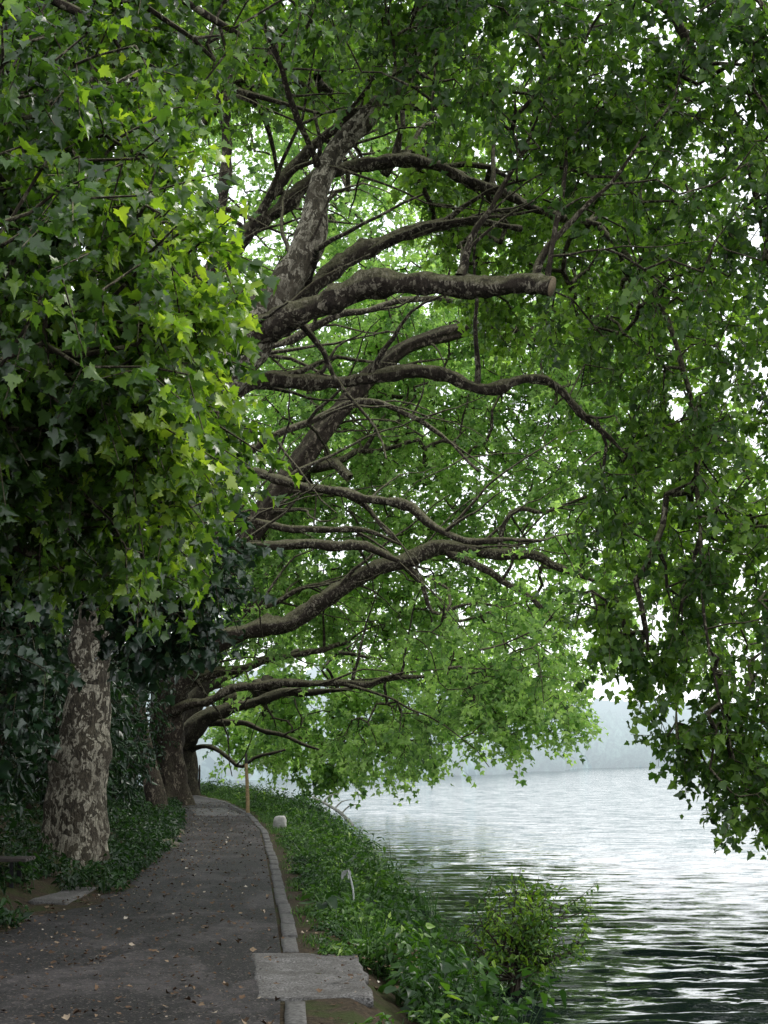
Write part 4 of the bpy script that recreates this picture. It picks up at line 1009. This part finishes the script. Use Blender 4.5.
# mossy rock and fallen driftwood
def rock(px, py, sx, sy, sz, label, mat):
    c = G(px, py); c[2] = gz(c[0], c[1]) - 0.04
    bm = bmesh.new(); bmesh.ops.create_icosphere(bm, subdivisions=4, radius=1)
    for vv in bm.verts:
        k = 1 + 0.35 * noise.fractal(vv.co * 1.4 + Vector((px, 0, 0)), 1, 2, 4); vv.co = Vector((vv.co.x * sx * k, vv.co.y * sy * k, max(-0.1, vv.co.z) * sz * k))
    me = bpy.data.meshes.new('mossy_rock'); bm.to_mesh(me); bm.free(); me.materials.append(mat)
    for p_ in me.polygons: p_.use_smooth = True
    o = link(bpy.data.objects.new('mossy_rock', me)); o.location = c; tag(o, label, 'rock')
M['rock'] = plain('mossy_rock', (0.09, 0.085, 0.06), 0.9, 9, 0.5, 0.2, 0.8, 0.03)
rock(158, 848, 0.38, 0.3, 0.22, 'low mossy rock at the left path edge before the leaning trunk', M['rock'])
rock(176, 834, 0.22, 0.2, 0.16, 'smaller rock just beyond the mossy one at the path edge', M['rock'])
c0, c1 = G(312, 806, -0.2), G(352, 822, -0.5)
t = empty('fallen_branch', c0, 'bleached fallen branch lying at the water edge beneath the far leaves', 'branch')
M['drift'] = plain('driftwood', (0.38, 0.37, 0.34), 0.8, 12)
p, r = catmull([c0 + [0, 0, 0.35], (c0 * 2 + c1) / 3 + [0, 0, 0.28], (c0 + 2 * c1) / 3 + [0.1, 0, 0.12], c1 + [0, 0, -0.1]], [.03, .05, .06, .07], 0.2)
v, f, s = tube_mesh(p, r, 8, 0.15, 3); mesh_np('stem', v, f, s, M['drift'], t, True)
for q in (0.3, 0.55, 0.7):
    a = p[int(q * len(p))]; p3, r3 = catmull([a, a + [0.25, 0.1, 0.25], a + [0.6, 0.2, 0.32]], [.03, .022, .01], 0.15)
    v, f, s = tube_mesh(p3, r3, 6, 0.1, 4); mesh_np('side_branch', v, f, s, M['drift'], t, True)

# ------------------------------------------------------------------ fallen leaves and litter
m, nt, N, L = new_mat('dead_leaf')
at = N.new('ShaderNodeAttribute'); at.attribute_name = 'tone'
col = ramp(N, L, at.outputs['Fac'], [(0, (0.05, 0.03, 0.018)), (0.5, (0.12, 0.075, 0.045)), (0.85, (0.24, 0.18, 0.12)), (1, (0.42, 0.38, 0.32))])
bsdf(N, L, col, 0.8, 0.2); M['dead'] = m
n = 11000
ys = 6.5 + 45 * RNG.random(n) ** 1.5
side = RNG.random(n)
xs = np.array([xr(y) - pw(y) * 1.02 * (q ** 0.8 if h < 0.5 else 1 - q ** 1.5) if h < 0.82 else xr(y) + 0.2 + 0.9 * q for y, q, h in zip(ys, RNG.random(n), side)])
zs = np.array([max(gz(x, y), 0.045 if (SLAB0 < y < SLAB1 and x > -1.0) else 0.022 if -pw(y) < x - xr(y) < 0.2 else -9) for x, y in zip(xs, ys)]) + 0.008
a = RNG.random(n) * 2 * PI
tip = np.stack([np.cos(a), np.sin(a), RNG.normal(size=n) * 0.15], axis=1); nr_ = np.array([0, 0, 1.0]) + RNG.normal(size=(n, 3)) * 0.22
szl = 0.010 + 0.055 * RNG.random(n) ** 3.0
v, f, s = leaves(np.stack([xs, ys, zs], axis=1), tip, nr_, szl, template([(0, 0), (0.3, 0.1), (0.45, 0.45), (0.2, 0.6), (0, 1.0)], 0.5, -0.2))
tag(mesh_np('fallen_leaves', v, f, s, M['dead'], None, False, np.repeat(RNG.random(n) ** 2.0, 8)), kind='stuff')

# ------------------------------------------------------------------ light
W = bpy.data.worlds.new('World'); sc.world = W; W.use_nodes = True
nt = W.node_tree; N = nt.nodes; L = nt.links; N.clear()
SE, SA = math.radians(48), math.radians(62)      # elevation, azimuth clockwise from +Y towards +X
sky = N.new('ShaderNodeTexSky'); sky.sky_type = 'NISHITA'; sky.sun_disc = False; sky.sun_elevation = SE; sky.sun_rotation = SA
sky.air_density = 1.5; sky.dust_density = 5; sky.ozone_density = 1
mix = N.new('ShaderNodeMix'); mix.data_type = 'RGBA'; mix.inputs[0].default_value = 0.82
L.new(sky.outputs[0], mix.inputs[6]); mix.inputs[7].default_value = (13.2, 13.8, 14.2, 1)
tcw = N.new('ShaderNodeTexCoord'); sxw = N.new('ShaderNodeSeparateXYZ'); L.new(tcw.outputs['Generated'], sxw.inputs[0])
hg = ramp(N, L, sxw.outputs[2], [(0.0, (1.15, 1.15, 1.15)), (0.35, (1.05, 1.05, 1.05)), (1.0, (0.9, 0.9, 0.9))])
skyc = mixc(N, L, 1.0, mix.outputs[2], hg, 'MULTIPLY')
bg = N.new('ShaderNodeBackground'); L.new(skyc, bg.inputs[0]); bg.inputs[1].default_value = 0.14
wo = N.new('ShaderNodeOutputWorld'); L.new(bg.outputs[0], wo.inputs[0])
sd = bpy.data.lights.new('sun', 'SUN'); sd.energy = 1.5; sd.angle = math.radians(14); sd.color = (1, 0.96, 0.9)
so = bpy.data.objects.new('sun', sd); C.objects.link(so)
dv = Vector((math.sin(SA) * math.cos(SE), math.cos(SA) * math.cos(SE), math.sin(SE)))
so.rotation_euler = dv.to_track_quat('Z', 'Y').to_euler(); so.location = (20, 20, 40)
sc.view_settings.view_transform = 'Standard'; sc.view_settings.look = 'None'; sc.view_settings.exposure = 0
sc.render.engine = 'CYCLES'
cy = sc.cycles; cy.max_bounces = 5; cy.diffuse_bounces = 2; cy.glossy_bounces = 2; cy.transmission_bounces = 3; cy.use_denoising = True
